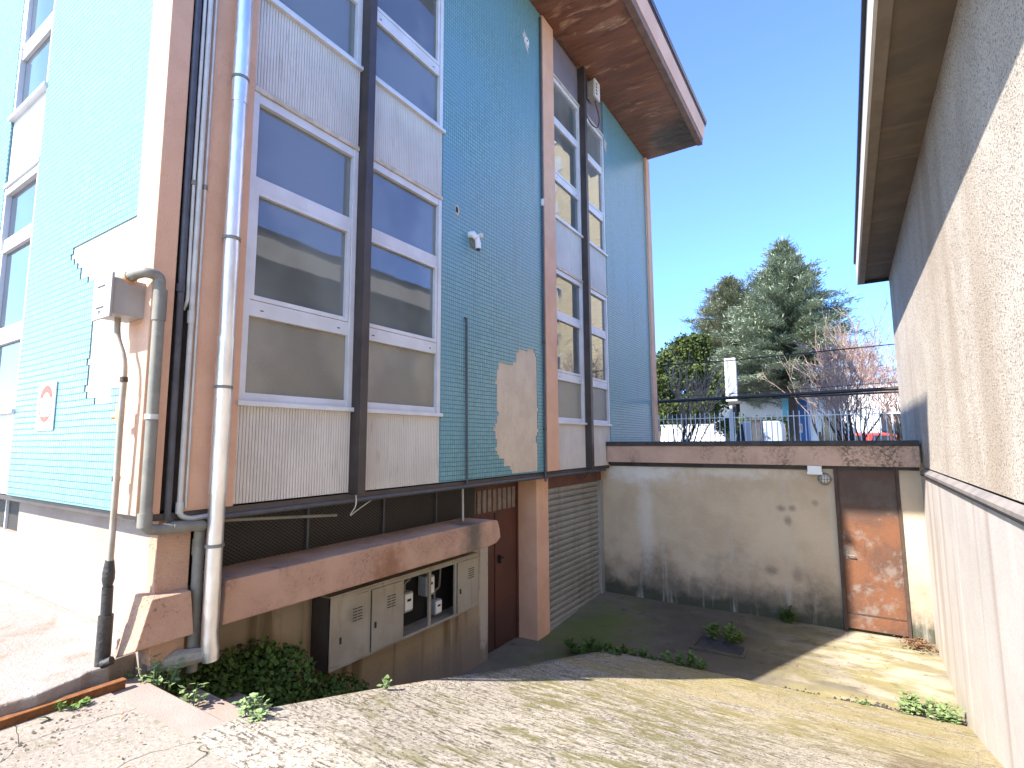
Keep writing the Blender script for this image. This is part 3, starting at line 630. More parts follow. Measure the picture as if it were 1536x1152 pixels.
# security light on tiles
t = thing('motion_light', 'white Y-shaped outdoor sensor light on the blue tiles', 'outdoor light', (.06, 4.64, 3.8))
g = G(); g.tube([(.0, 4.6, 3.95), (.05, 4.6, 3.95), (.075, 4.62, 3.9)], [.04, .04, .03], 12); g.build('mount', 'white', t)
g = G(); g.tube([(.075, 4.63, 3.94), (.08, 4.65, 3.86), (.08, 4.655, 3.79)], [.026, .033, .033], 12); g.build('sensor_body', 'white', t)
g = G(); g.tube([(.08, 4.655, 3.79), (.08, 4.657, 3.77)], .024, 10); g.build('lens', 'tar', t)
g = G(); g.tube([(.06, 4.64, 3.93), (.075, 4.72, 3.965)], [.022, .035], 12); g.build('lamp_head', 'dirtywhite', t)
g = G(); g.tube([(0.0, 4.67, 3.9), (.012, 4.67, 3.9)], .085, 16); g.build('back_plate', 'greypipe', t)
# little cover plate high on tiles
t = thing('cover_plate', 'small broken white cover plate high on the blue tiles', 'cover plate', (.0, 5.9, 7.2))
g = G(); g.tube([(0, 5.9, 7.25), (.018, 5.9, 7.25)], .055, 16); g.build('disc', 'white', t)
g = G(); g.prism(rag([(5.85, 7.4), (5.82, 7.28), (5.88, 7.16), (5.95, 7.1), (5.97, 7.22), (5.92, 7.3)], 3, .015), 'x', -.01, .004); g.build('plaster_scar', 'plasterw', t)
g = G(); g.tube([(.018, 5.9, 7.255), (.021, 5.9, 7.255)], .015, 8); g.build('hole', 'brownink', t)
pipe('conduit', [(.012, 4.5, 2.96), (.016, 4.53, 2.96), (.016, 4.55, 1.15)], .012, 'darkpipe', 'thin black conduit rising up the middle of the blue tiles', 'conduit', 6, .02)
pipe('conduit', [(.02, 6.285, 7.9), (.02, 6.285, 1.06)], .017, 'darkpipe', 'dark conduit along the left side of the middle pink pilaster', 'conduit', 6, bands=[((.02, 6.285, 2.95), (.02, 6.285, 2.99), .025, 'darkpipe'), ((.02, 6.285, 1.75), (.02, 6.285, 1.79), .025, 'darkpipe'), ((.02, 6.285, 4.95), (.02, 6.285, 5.05), .03, 'dirtywhite')])
pipe('conduit', [(-.015, 1.9, 1.12), (-.015, 8.45, 1.12)], .022, 'darkpipe', 'long dark conduit under the bottom edge of the cladding', 'conduit', 8)
pipe('conduit', [(-.05, 1.95, 1.09), (-.12, 2.95, 1.0)], .014, 'greypipe', 'loose grey conduit sagging in front of the basement grille', 'conduit', 6)
pipe('conduit', [(-.2, 4.75, 1.12), (-.2, 4.76, .72)], .013, 'palepipe', 'short pale conduit standing on the pink ledge beam', 'conduit', 6)
pipe('cable', [(.03, 3.02, 1.18), (.03, 3.03, 1.08), (-.05, 3.02, .98), (-.1, 3.15, 1.02), (-.1, 3.4, 1.13)], .006, 'palepipe', 'loose thin cable hanging below the first brown mullion', 'cable', 5, .06)
pipe('cable', [(-.03, 7.3, 1.14), (.0, 7.5, .98), (.01, 7.7, 1.13), (.0, 8.0, .99), (-.02, 8.1, 1.12)], .006, 'browncable', 'loose brown cables hanging above the roller shutter', 'cable', 5, .1)
# floodlight control under the roof
t = thing('power_unit', 'grey and white power unit under the brown roof soffit', 'power unit', (.08, 8.1, 7.62))
g = G(); g.box(.0, .12, 8.0, 8.2, 7.62, 7.93); g.build('case', 'boxgrey', t, .005)
g = G(); g.box(.12, .155, 7.99, 8.21, 7.61, 7.94); f_ = g.build('front', 'white', t, .004)
g = G()
for i in range(4): g.box(.155, .158, 8.02, 8.08, 7.66 + i * .06, 7.69 + i * .06)
g.build('vent', 'brownink', f_)
g = G(); g.tube(bend([(.08, 8.15, 7.62), (.1, 8.3, 7.35), (.08, 8.25, 7.15), (.06, 8.0, 7.1), (.05, 7.7, 7.25)], .1), .01, 6); g.build('lead', 'browncable', t)
g = G(); g.tube(bend([(.05, 8.05, 7.93), (.05, 7.9, 7.955), (.03, 6.9, 7.96)], .05), .009, 6); g.build('feed', 'browncable', t)

# ------------------------------------------------------------------ meter cabinet
t = thing('meter_cabinet', 'zinc meter cabinet of five bays under the pink ledge beam', 'cabinet', (-.25, 3.9, -.25))
Y0, Y1, Z0, Z1 = 2.94, 4.98, -.25, .325
g = G(); g.box(-.38, -.15, Y0, Y0 + .012, Z0, Z1); g.build('side_panel', 'cabside', t)
g = G(); g.box(-.38, -.15, Y1 - .012, Y1, Z0, Z1); g.build('side_panel', 'cab', t)
g = G(); g.box(-.38, -.15, Y0, Y1, Z1, Z1 + .015); g.build('top_panel', 'cab', t)
g = G(); g.box(-.38, -.15, Y0 + .012, Y1 - .012, Z0, Z0 + .012); g.build('bottom_panel', 'cab', t)
g = G(); g.box(-.378, -.372, Y0, Y1, Z0, Z1); g.build('back_panel', 'black', t)
cols = [2.94, 3.355, 3.765, 4.155, 4.565, 4.98]
g = G()
for c in cols: g.box(-.165, -.143, max(c - .018, Y0), min(c + .018, Y1), Z0, Z1)
for a, b in ((Z0, Z0 + .025), (Z1 - .03, Z1)): g.box(-.164, -.144, Y0, Y1, a, b)
g.build('front_frame', 'cab', t, .002)
for i, aj in ((0, .0), (1, 0), (4, 0)):
    a, b = cols[i] + .022, cols[i + 1] - .022
    g = G(); g.box(-.142, -.128, a, b, Z0 + .02, Z1 - .025); dd = g.build('cabinet_door', 'cab', t, .004)
    if i == 0:
        dd.data.transform(Matrix.Translation((-.135, b, 0)) @ Matrix.Rotation(R(-7), 4, 'Z') @ Matrix.Translation((.135, -b, 0)))
    yc = (a + b) / 2; off = .02 if i == 0 else 0
    g = G()
    for r in range(5):
        for q in (0, 1): g.box(-.127 + off, -.122 + off, yc - .005 + q * .055, yc + .04 + q * .055, .10 + r * .024, .106 + r * .024)
    g.build('vent', 'brownink', dd)
    g = G(); g.box(-.127 + 2 * off, -.118 + 2 * off, a + .03, a + .045, -.03, .02); g.build('lock', 'brownink', dd)
lab = ['grey gas meter with white dial plate in the third cabinet bay', 'grey gas meter with printed white plate in the fourth cabinet bay', 'small grey meter at the bottom of the fourth cabinet bay']
for (y, z, w, h, l) in ((3.95, -.06, .13, .19, 0), (4.27, .02, .13, .2, 1), (4.40, -.2, .11, .15, 2)):
    m = thing('gas_meter', lab[l], 'meter', (-.28, y, z), 'gas meters in the open cabinet bays')
    g = G(); g.box(-.36, -.24, y - w / 2, y + w / 2, z, z + h); g.build('case', 'meter', m, .012)
    g = G(); g.box(-.24, -.232, y - w * .42, y + w * .42, z + h * .12, z + h * .92); q = g.build('dial_plate', 'white', m, .004)
    g = G(); g.box(-.232, -.230, y - w * .2, y + w * .2, z + h * .55, z + h * .68); g.build('dial', 'brownink', q)
    g = G(); g.tube(bend([(-.3, y, z + h), (-.3, y, z + h + .08), (-.3, y + .08, z + h + .1), (-.3, y + .1, .31)], .03), .012, 8); g.build('pipe', 'greypipe', m)
pipe('conduit', [(-.35, 1.95, .395), (-.35, 2.94, .39)], .03, 'darkpipe', 'thick dark conduit under the pink ledge beam left of the meter cabinet', 'conduit', 8)
g = G(); g.box(-.381, -.376, 5.1, 5.2, -.02, .12); tag(g.build('letter_plate', 'dirtywhite'), 'small peeling white notice beside the meter cabinet', 'notice')

# ------------------------------------------------------------------ terrace wall with rusty door
t = thing('terrace_wall', 'stained retaining wall under the terrace with pink beam and rusty door', 'wall', (2, 8.7, -1))
g = G(); g.box(-.5, 3.3, 8.6, 8.9, -1.2, 1.3); g.box(4.03, 4.5, 8.6, 8.9, -1.2, 1.3); g.box(3.3, 4.03, 8.66, 8.9, -1.2, 1.3); g.build('rendered_wall', 'farwall', t)
g = G(); g.box(.004, 4.262, 8.49, 9.0, 1.245, 1.52); g.build('pink_beam', 'pinkbeam', t, .008)
g = G(); g.box(.002, 4.262, 8.455, 9.0, 1.522, 1.59); g.build('coping', 'capdark', t, .008)
g = G(); g.box(.0, 4.25, 8.56, 8.6, 1.2, 1.243); g.build('joint', 'capdark', t)
d = G(); d.box(3.345, 3.995, 8.6, 8.63, -.9, 1.2); d.box(3.345, 3.995, 8.592, 8.601, -.9, -.72); dr = d.build('rusty_door', 'rust', t, .003)
g = G(); g.box(3.3, 3.345, 8.565, 8.66, -.95, 1.22); g.box(3.995, 4.03, 8.575, 8.66, -.95, 1.22); g.build('door_frame', 'rustframe', dr, .003)
g = G(); g.box(3.345, 3.995, 8.588, 8.6, -.715, -.70); g.build('seam', 'rustframe', dr)
g = G(); g.box(3.38, 3.40, 8.588, 8.6, 0.0, .1); g.tube([(3.39, 8.59, .055), (3.39, 8.55, .055), (3.48, 8.55, .052)], .008, 8); g.build('handle', 'greypipe', dr)
t = thing('bulkhead_lamp', 'caged bulkhead lamp on the stained wall left of the rusty door', 'lamp', (3.19, 8.56, 1.0))
g = G(); g.tube([(3.19, 8.6, 1.06), (3.19, 8.575, 1.06)], .085, 16); g.build('base', 'greypipe', t)
g = G(); g.tube([(3.19, 8.575, 1.06), (3.19, 8.53, 1.06), (3.19, 8.505, 1.06)], [.065, .06, .03], 16); g.build('glass_globe', 'dirtywhite', t)
g = G()
for dx in (-.035, 0, .035): g.tube(bend([(3.19 + dx, 8.575, 1.14), (3.19 + dx, 8.5, 1.12), (3.19 + dx, 8.5, 1.0), (3.19 + dx, 8.575, .98)], .03), .004, 5)
g.tube(bend([(3.10, 8.575, 1.06), (3.13, 8.498, 1.06), (3.25, 8.498, 1.06), (3.28, 8.575, 1.06)], .03), .004, 5); g.build('cage', 'greypipe', t)
t = thing('junction_box', 'white plastic junction box under the pink beam beside the caged lamp', 'junction box', (3.08, 8.55, 1.12))
g = G(); g.box(2.99, 3.165, 8.5, 8.598, 1.125, 1.243); g.build('case', 'white', t, .006)
g = G(); g.box(2.985, 3.17, 8.49, 8.5, 1.12, 1.16); g.build('lid_edge', 'white', t, .004)
pipe('conduit', [(.02, 8.575, 1.19), (2.985, 8.575, 1.195)], .012, 'browncable', 'thin dark conduit under the pink beam leading to the white box', 'conduit', 6)

# ------------------------------------------------------------------ right-hand building
t = thing('roughcast_building', 'pale roughcast building with deep eave on the right of the ramp', 'building', (6.5, 3.5, .2))
g = G(); g.box(4.295, 9, -4, 11.3, 1.25, 4.9); g.build('upper_wall', 'roughcast', t)
g = G(); g.box(4.262, 9, -4.05, 8.9, -1.3, 1.165); g.build('lower_wall', 'lowwall', t)
g = G(); g.prism([(4.25, 1.168), (4.297, 1.168), (4.297, 1.235), (4.25, 1.195)], 'y', -4, 8.5); g.build('ledge', 'ledge', t)
g = G(); g.prism([(4.244, 1.150), (4.262, 1.150), (4.262, 1.167), (4.244, 1.167)], 'y', -4, 8.48); g.build('drip_shadow_strip', 'brownink', t)  # black line: flashing edge together with the shadow under it, modelled as a strip
rf = G(); rf.box(3.84, 9.2, -4.2, 11.34, 4.72, 4.86); rf = rf.build('roof', 'roofdark', t)
g = G(); g.box(3.93, 4.296, -4.2, 11.32, 4.49, 4.52); g.build('soffit', 'eavesoffit', rf)
g = G(); g.box(3.845, 3.93, -4.2, 11.33, 4.43, 4.60); g.build('eave_edge', 'eavelip', rf, .003)
g = G(); g.box(3.82, 3.8445, -4.2, 11.335, 4.435, 4.815); g.build('fascia', 'eavewhite', rf, .002)
g = G(); g.box(3.79, 3.84, -4.2, 11.3, 4.82, 4.87); g.build('gutter', 'gutterdark', rf)
g = G(); g.box(3.9, 4.3, 11.29, 11.335, 4.43, 4.6); g.build('end_board', 'capdark', rf)

# ------------------------------------------------------------------ terrace rail and wires, iron rail, drain
t = thing('handrail', 'thick black tube rail spanning between both buildings above the terrace', 'rail', (2.1, 11.35, 2.45))
g = G(); g.tube([(.05, 11.35, 2.445), (4.295, 11.28, 2.49)], .033, 8); g.build('upper_tube', 'blackrail', t)
g = G(); g.tube([(2.3, 11.33, 2.42), (4.295, 11.28, 2.425)], .016, 8); g.build('lower_tube', 'blackrail', t)
g = G(); g.box(.03, .07, 11.32, 11.38, 2.36, 2.54); g.build('wall_plate', 'blackrail', t)
pipe('wire', [(.05, 11.35, 3.25), (1.5, 11.33, 3.225), (4.295, 11.29, 3.275)], .012, 'blackrail', 'upper black wire stretched between the buildings in front of the cedars', 'wire', 5)
pipe('wire', [(.05, 11.36, 2.56), (1.5, 11.33, 2.545), (4.295, 11.29, 2.60)], .006, 'blackrail', 'thin lower wire stretched just above the black tube rail', 'wire', 5)
t = thing('gate_rail', 'rusty iron gate rail along the broken pavement edge', 'rail', (0, .9, .25))
g = G(); g.box(-.02, .006, -3, 1.44, .24, .281); g.build('web', 'railrust', t, .004)
g = G(); g.box(-.032, .016, -3, 1.44, .2815, .29); g.build('flange', 'railrust', t, .003)
t = thing('drain_cover', 'dark square drain cover in the shaded court floor', 'drain', (1.95, 7.4, -1))
g = G(); g.box(1.68, 2.24, 7.12, 7.66, -1.03, -1.0); g.build('lid', 'capdark', t, .006)
g = G()
for a, b, c, e in ((1.64, 2.28, 7.07, 7.11), (1.64, 2.28, 7.67, 7.71), (1.64, 1.675, 7.115, 7.665), (2.245, 2.28, 7.115, 7.665)): g.box(a, b, c, e, -1.03, -.99)
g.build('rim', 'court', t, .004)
# loose stone under the plinth
g = G(); g.tube([(-.12, 1.62, .27), (.0, 1.72, .3), (.08, 1.82, .31)], [.05, .055, .04], 7, True, False); tag(g.build('loose_stone', 'stone'), 'rough stone chunk lying under the pink corner plinth', 'stone')

# ------------------------------------------------------------------ plants
def rv(s=1.): return Vector((random.gauss(0, 1), random.gauss(0, 1), random.gauss(0, 1))).normalized() * s
def weed(c, r, h, n, lf, mat, label, group='weeds growing in the concrete', stems=9):
    g = G()
    c = Vector(c)
    per = max(3, n // stems)
    for s in range(stems):
        a = random.uniform(0, 6.28); rr = math.sqrt(random.random())
        foot = c + Vector((math.cos(a) * r[0] * rr * .7, math.sin(a) * r[1] * rr * .7, 0))
        tip = c + Vector((math.cos(a) * r[0] * rr * 1.15, math.sin(a) * r[1] * rr * 1.15, h * random.uniform(.45, 1.05) * (1 - .45 * rr * rr)))
        g.tube([foot, (foot + tip) / 2 + Vector((0, 0, h * .12)), tip], [.0035 * lf / .05 + .001, .003, .0015], 4)
        for i in range(per):
            t = random.uniform(.2, 1.05); p = foot.lerp(tip, t) + rv(lf * .35)
            d = Vector((random.gauss(0, 1), random.gauss(0, 1), random.uniform(-.2, .7)))
            l = lf * random.uniform(.6, 1.3)
            g.leaf(p, d, rv(.4) + Vector((0, 0, 1)), l, l * .36)
    o = g.build('weed', mat); o['group'] = group
    return tag(o, label, 'weed', group)
weed((-.02, 1.60, .16), (.16, .13, .2), .22, 210, .045, 'weedpale', 'pale lit weed clump at the top of the steps by the rusty rail', stems=16)
weed((.16, 1.70, .06), (.09, .08, .1), .16, 90, .04, 'weedpale', 'small pale-flecked weed on the second step', stems=9)
def bush(lumps, lf, mat, label, seed):
    random.seed(seed); g = G()
    for (c, r, n) in lumps:
        c = Vector(c)
        for k in range(max(6, n // 60)):
            a = random.uniform(0, 6.28); e = Vector((math.cos(a) * r[0] * .8, math.sin(a) * r[1] * .8, r[2] * random.uniform(.2, .9)))
            g.tube([c + Vector((e.x * .2, e.y * .2, -r[2])), c + e * .5 + Vector((0, 0, -.1 * r[2])), c + e], [.005, .004, .002], 4)
        for i in range(int(n * 2.4)):
            v = rv(random.uniform(.5, 1.0 + .25 * math.sin(i * .013) ** 2) ** .6)
            if v.z < -.6: v.z *= .4
            p = c + Vector((v.x * r[0], v.y * r[1], v.z * r[2])) + rv(.02)
            if p.x < -.36: p.x = -.36 + random.uniform(0, .05)
            l = lf * random.uniform(.6, 1.25)
            d = (v * .5 + rv(.8) + Vector((0, 0, -.1))); g.leaf(p, d, v + Vector((0, 0, .6)) + rv(.4), l, l * .42)
    o = g.build('bush', mat); return tag(o, label, 'bush', 'weeds growing in the concrete')
bush([((-.22, 2.12, -.06), (.14, .15, .2), 360), ((-.2, 2.36, -.08), (.18, .17, .24), 520), ((-.16, 2.56, -.16), (.2, .18, .22), 460), ((-.2, 2.3, -.3), (.2, .28, .2), 380), ((-.05, 2.45, -.36), (.18, .22, .16), 320)], .042, 'weeddark', 'large dark green leafy bush against the tan basement wall on the steps', 31)
bush([((-.16, 2.9, -.44), (.2, .2, .17), 330), ((-.2, 3.15, -.52), (.17, .2, .14), 280), ((-.1, 3.0, -.6), (.22, .28, .14), 280)], .038, 'weeddark', 'lower spreading dark bush on the steps below the meter cabinet', 32)
bush([((-.12, 1.75, .12), (.12, .12, .1), 170), ((-.2, 1.95, .02), (.12, .15, .14), 220)], .032, 'weeddark', 'shaded dark leafy clump behind the pale weed under the corner plinth', 33)
weed((.86, 1.66, .22), (.09, .06, .1), .09, 110, .035, 'weedpale', 'small bright weed tuft at the right end of the top step', stems=10)
weed((.9, 2.56, .03), (.03, .03, .05), .075, 22, .035, 'weedpale', 'single tiny seedling on the ramp edge', stems=4)
weed((.72, 6.12, -1.03), (.34, .2, .2), .25, 620, .06, 'weeddark', 'dark grassy weed tuft at the shaded foot of the ramp', stems=26)
weed((1.2, 6.42, -1.03), (.28, .1, .2), .14, 260, .05, 'weeddark', 'low thin weed strip in the middle of the ramp joint', stems=14)
weed((1.75, 6.45, -1.02), (.26, .1, .1), .19, 320, .05, 'weed', 'green weed tuft in the ramp joint nearest the drain', stems=14)
weed((1.98, 7.55, -.98), (.2, .14, .1), .2, 210, .07, 'weed', 'bright green weed growing at the drain cover', stems=16)
weed((2.66, 8.5, -.95), (.11, .07, .1), .28, 130, .06, 'weeddark', 'dark weed at the foot of the stained terrace wall', stems=12)
weed((3.95, 6.6, -1.03), (.27, .15, .1), .2, 520, .05, 'weedpale', 'sunlit weed clump in the ramp joint by the white wall', stems=24)
weed((3.46, 6.5, -1.03), (.1, .05, .05), .06, 50, .035, 'weed', 'tiny sunlit weed in the ramp joint left of the larger clump', stems=6)
weed((4.24, 11.25, 1.5), (.06, .06, .2), .42, 26, .05, 'weeddark', 'thin dark plant on the terrace at the corner of the roughcast wall', stems=3)
weed((.06, 1.15, .25), (.05, .14, .05), .05, 60, .03, 'weed', 'tiny weeds along the foot of the rusty gate rail', stems=8)
g = G()
for i in range(260):
    p = Vector((random.gauss(4.08, .09), random.gauss(8.42, .09), -.93 + random.uniform(0, .04)))
    if p.x > 4.24 or p.y > 8.58: continue
    g.leaf(p, Vector((random.gauss(0, 1), random.gauss(0, 1), random.uniform(-.1, .4))), Vector((0, 0, 1)), random.uniform(.03, .06), .012)
o = stuff(g.build('dry_leaves', 'dryleaf')); tag(o, 'heap of dry brown leaves in the corner right of the rusty door', 'dry leaves')

random.seed(77); g = G()
for i in range(2600):
    x = random.uniform(.1, 4.2); y = random.uniform(.6, 6.3) if x > .9 else random.uniform(.5, 1.33)
    if random.random() < .35: x = random.choice((4.2 - abs(random.gauss(0, .12)), .9 + abs(random.gauss(0, .1)))); y = random.uniform(1.5, 6.3)
    r = random.uniform(.003, .009); z = ramp_z(y) + .006 * math.sin(x * 3 + y * 2.1)
    g.add([(x - r, y, z), (x + r * .5, y - r, z), (x + r, y + r * .6, z), (x - r * .2, y + r, z), (x + random.uniform(-r, r) * .3, y, z + r * 1.1)], [(0, 1, 4), (1, 2, 4), (2, 3, 4), (3, 0, 4)])
stuff(tag(g.build('grit', 'pebble'), 'loose grit and small pebbles scattered over the ramp concrete', 'grit'))
g = G()
for i in range(90):
    x = random.uniform(.1, 4.2); y = random.uniform(.6, 6.3) if x > .9 else random.uniform(.5, 1.33)
    p = Vector((x, y, ramp_z(y) + .012)); g.leaf(p, Vector((random.gauss(0, 1), random.gauss(0, 1), random.uniform(0, .25))), Vector((0, 0, 1)), random.uniform(.018, .04), .006)
for i in range(60):
    p = Vector((random.uniform(1, 4.1), random.uniform(6.7, 8.4), -1.0)); p.z += .1 * max(0, (p.y - 6.6) / 2)
    g.leaf(p, Vector((random.gauss(0, 1), random.gauss(0, 1), .2)), Vector((0, 0, 1)), random.uniform(.02, .05), .008)
stuff(tag(g.build('leaf_litter', 'dryleaf'), 'scattered dry leaf scraps and twigs on the concrete', 'leaf litter'))
g = G(); random.seed(41)
for i in range(1500):
    t_ = random.random()
    if i % 3: x = .87 + 3.3 * t_; y = joint(x) + abs(random.gauss(.02, .05))
    else: x = .84 - abs(random.gauss(0, .05)); y = 4.3 + 1.9 * t_
    r = random.uniform(.006, .02); z = -1.035
    g.add([(x - r, y, z), (x + r * .5, y - r, z), (x + r, y + r * .6, z), (x - r * .2, y + r, z), (x, y, z + r * 1.2)], [(0, 1, 4), (1, 2, 4), (2, 3, 4), (3, 0, 4)])
stuff(tag(g.build('soil_debris', 'bark'), 'dark soil and crumbs gathered along the foot of the ramp', 'soil'))
def conifer(x, y, zb, h, rad, mat, label, seed, nlev=46):
    random.seed(seed)
    t = thing('conifer', label, 'tree', (x, y, zb), 'tall conifers beyond the street')
    g = G(); g.tube([(x, y, zb), (x + .1, y, zb + h * .5), (x, y, zb + h * .97)], [h * .022, h * .014, .02], 8); g.build('trunk', 'bark', t)
    g = G()
    for lv in range(nlev):
        f = lv / (nlev - 1); z = zb + h * (.33 + .66 * f) + random.uniform(-.12, .12)
        L = rad * (1 - f) ** .95 * (.8 + .35 * random.random()) + .15
        if f < .1: L *= .6 + 4 * f
        nb = 7 if f < .8 else 5
        a0 = random.random() * 6.28
        for b in range(nb):
            a = a0 + b * 6.28 / nb + random.uniform(-.25, .25); l = L * random.uniform(.65, 1.12)
            d = Vector((math.cos(a), math.sin(a), random.uniform(.0, .2) + .5 * f))
            ns = int(5 + l * 12)
            for k in range(ns):
                q = (k + .5) / ns
                p = Vector((x, y, z)) + d * (l * q) + Vector((0, 0, -.16 * l * q * q))
                for _ in range(20):
                    sd = Vector((random.gauss(0, 1), random.gauss(0, 1), random.gauss(.05, .25))) * .8 + d * .9
                    j_ = rv(random.uniform(.05, .34) * (.4 + q)); j_.z *= .6; pl = p + j_; s_ = random.uniform(.12, .30)
                    g.leaf(pl, sd, rv(.5) + Vector((0, 0, 1)), s_, s_ * .1)
    g.build('crown', mat, t)
conifer(1.2, 30, .2, 11.6, 4.7, 'cedar', 'taller blue-green cedar with pointed top beyond the fence', 3, 50)
conifer(-2.3, 35, .2, 11.8, 5.8, 'cedar2', 'lower olive-green conifer half hidden behind the taller cedar', 5, 48)
def evergreen(x, y, zb, h, rx, n, seed):
    random.seed(seed)
    t = thing('evergreen_tree', 'dark glossy evergreen tree beside the far corner of the tiled building', 'tree', (x, y, zb))
    g = G()
    for k in range(5): g.tube([(x, y, zb), (x + random.uniform(-.3, .3), y, zb + h * .3), (x + random.uniform(-rx, rx) * .7, y + random.uniform(-.7, .7), zb + h * .75)], [.09, .06, .02], 6)
    g.build('trunk', 'bark', t)
    g = G(); cl = []
    for _ in range(120):
        a = random.uniform(0, 6.28); z = random.uniform(.3, .96); w = math.sin(math.pi * min(1, (z * .82 + .14))) ** .6
        rr = random.uniform(.3, 1) * w
        cl.append(Vector((x + math.cos(a) * rx * rr, y + math.sin(a) * rx * rr, zb + h * z)))
    for c in cl:
        for _ in range(n // 120):
            p = c + rv(random.uniform(.05, .42)); s_ = random.uniform(.09, .17)
            g.leaf(p, rv(1) + Vector((0, 0, .2)), rv(1), s_, s_ * .34)
    g.build('crown', 'evleaf', t)
evergreen(-2.3, 23.5, .2, 6.0, 1.75, 34000, 11)
def bare(x, y, zb, h, mat, label, seed, stems=6, spread=.55, depth=5, group='bare winter shrubs behind the fence', r0=.05):
    random.seed(seed)
    t = thing('bare_tree', label, 'tree', (x, y, zb), group)
    g = G(); tw = G()
    def grow(p, d, l, r, k):
        q = p + d * l; m = p + d * l * .5 + rv(l * .06)
        (g if k >= depth - 1 else tw).tube([p, m, q], [r, r * .85, r * .7], 5 if k >= depth - 1 else 3, False)
        if k == 0: return
        for _ in range(random.choice((2, 3, 3))):
            nd = (d + rv(.55) + Vector((0, 0, .16))).normalized()
            grow(p.lerp(q, random.uniform(.55, 1)), nd, l * random.uniform(.55, .85), max(r * .6, .006), k - 1)
    for s in range(stems):
        d = Vector((random.uniform(-spread, spread), random.uniform(-spread, spread), 1)).normalized()
        grow(Vector((x + random.uniform(-.15, .15), y + random.uniform(-.1, .1), zb)), d, h * random.uniform(.3, .42), r0 * random.uniform(.55, .9), depth)
    g.build('trunk', 'bark', t); tw.build('crown', mat, t)
bare(3.75, 15.2, .2, 4.3, 'twigred', 'reddish bare multi-stemmed shrub against the roughcast building corner', 21, 8, .42, 5)
bare(2.95, 19, .2, 5.2, 'twig', 'pale bare tree in front of the taller cedar', 22, 3, .35, 5)
bare(-.55, 14.6, .2, 4.0, 'twig', 'thin bare shrub tangled beside the far pink pilaster', 23, 5, .3, 4)
bare(4.6, 18.0, .2, 5.0, 'twigred', 'tall bare tree partly hidden behind the roughcast building', 24, 5, .3, 5)
random.seed(5)
t = thing('hedge', 'low yellow-green hedge behind the white fence bars', 'hedge', (-.2, 30.5, .2)); g = G()
for i in range(2600):
    p = Vector((random.uniform(-1.4, 1.2), random.gauss(30.5, .3), .2 + 2.7 * math.sqrt(random.random()) * (.9 + .1 * math.sin(i))))
    g.leaf(p, rv(1), rv(1), .17, .06)
g.build('leaves', 'hedge', t)
g = G()
for x in (-1.2, -.6, 0, .6, 1.1): g.tube([(x, 30.5, .2), (x + .05, 30.5, 1.8)], .03, 5)
g.build('stems', 'bark', t)

# ------------------------------------------------------------------ fence and things in the street
t = thing('bar_fence', 'white vertical bar fence at the back of the terrace', 'fence', (1.9, 14, .2))
nb = 44
for i in range(nb):
    x = -.75 + i * .1185; g = G(); g.tube([(x, 14, .2), (x, 14, 2.3 + random.uniform(-.01, .01))], .011, 5); g.build('bar', 'bar', t)
for z in (.5, 2.16):
    g = G(); g.box(-.8, 4.5, 13.99, 14.01, z, z + .02); g.build('cross_rail', 'bar', t)
t = thing('totem_sign', 'tall white totem sign on a post beside the cedars', 'sign', (.6, 17, .2))
g = G(); g.box(.44, .76, 16.9, 17.08, 2.78, 4.1); g.build('sign_box', 'bwhite', t, .01)
g = G(); g.box(.52, .73, 16.89, 16.9, 2.95, 4.0); g.build('sign_face', 'silver', t)
g = G(); g.box(.52, .60, 16.95, 17.03, .2, 2.78); g.build('post', 'bwhite', t)
g = G(); g.box(.50, .86, 16.9, 17.0, 2.70, 2.78); g.box(.62, .70, 16.92, 17.0, 2.45, 2.7); g.build('bracket', 'capdark', t)
def car(x0, x1, y, h, paint, label, van=False):
    t = thing('parked_van' if van else 'parked_car', label, 'van' if van else 'car', ((x0 + x1) / 2, y, .21)); w = 1.7; L = x1 - x0
    if van: prof = [(0, .35), (0, .95), (.02, 1.1), (.2, 1.25), (.3, 2.0), (.36, h - .21), (.97, h - .21), (1, 1.9), (1, .35)]
    else: prof = [(0, .3), (0, .75), (.03, .85), (.27, .97), (.38, h - .28), (.46, h - .22), (.72, h - .21), (.82, h - .27), (.96, 1.0), (1, .9), (1, .3)]
    g = G(); g.prism([(x0 + a * L, .21 + b) for a, b in prof], 'y', y - w / 2, y + w / 2); g.build('body', paint, t, .06)
    zt = h - .1
    for a, b in (((.24, .4), ) if van else ((.34, .55), (.57, .8))):
        g = G(); zb_ = 1.5 if van else 1.2
        g.prism([(x0 + a * L, zb_), (x0 + b * L, zb_), (x0 + (b - .03) * L, zt - .02), (x0 + (a + .06) * L, zt - .02)], 'y', y - w / 2 - .012, y - w / 2 + .02); g.build('window', 'carglass', t)
    for a in (.18, .8):
        g = G(); g.tube([(x0 + a * L, y - w / 2 - .02, .52), (x0 + a * L, y - w / 2 + .2, .52)], .31, 18); wh = g.build('wheel', 'tyre', t)
        g = G(); g.tube([(x0 + a * L, y - w / 2 - .03, .52), (x0 + a * L, y - w / 2 - .015, .52)], .19, 14); g.build('rim', 'silver', wh)
car(1.9, 5.9, 28, 1.9, 'red', 'red parked car behind the bare shrubs, only its roof showing')
car(-1.4, 3.0 - 1.9, 26.5, 2.45, 'silver', 'silver van parked in the street behind the bar fence', True)
t = thing('white_wall', 'low white panel wall behind the fence beside the evergreen tree', 'wall', (-1.9, 22, .2))
g = G(); g.box(-3.1, -1.0, 22, 22.12, .2, 2.22); g.build('panel', 'bwhite', t)
g = G(); g.box(-3.12, -.98, 21.98, 22.14, 2.22, 2.26); g.build('cap', 'bwhite', t)
t = thing('litter_bin', 'yellow litter bin at the foot of the evergreen tree', 'bin', (-2.6, 19.5, .2))
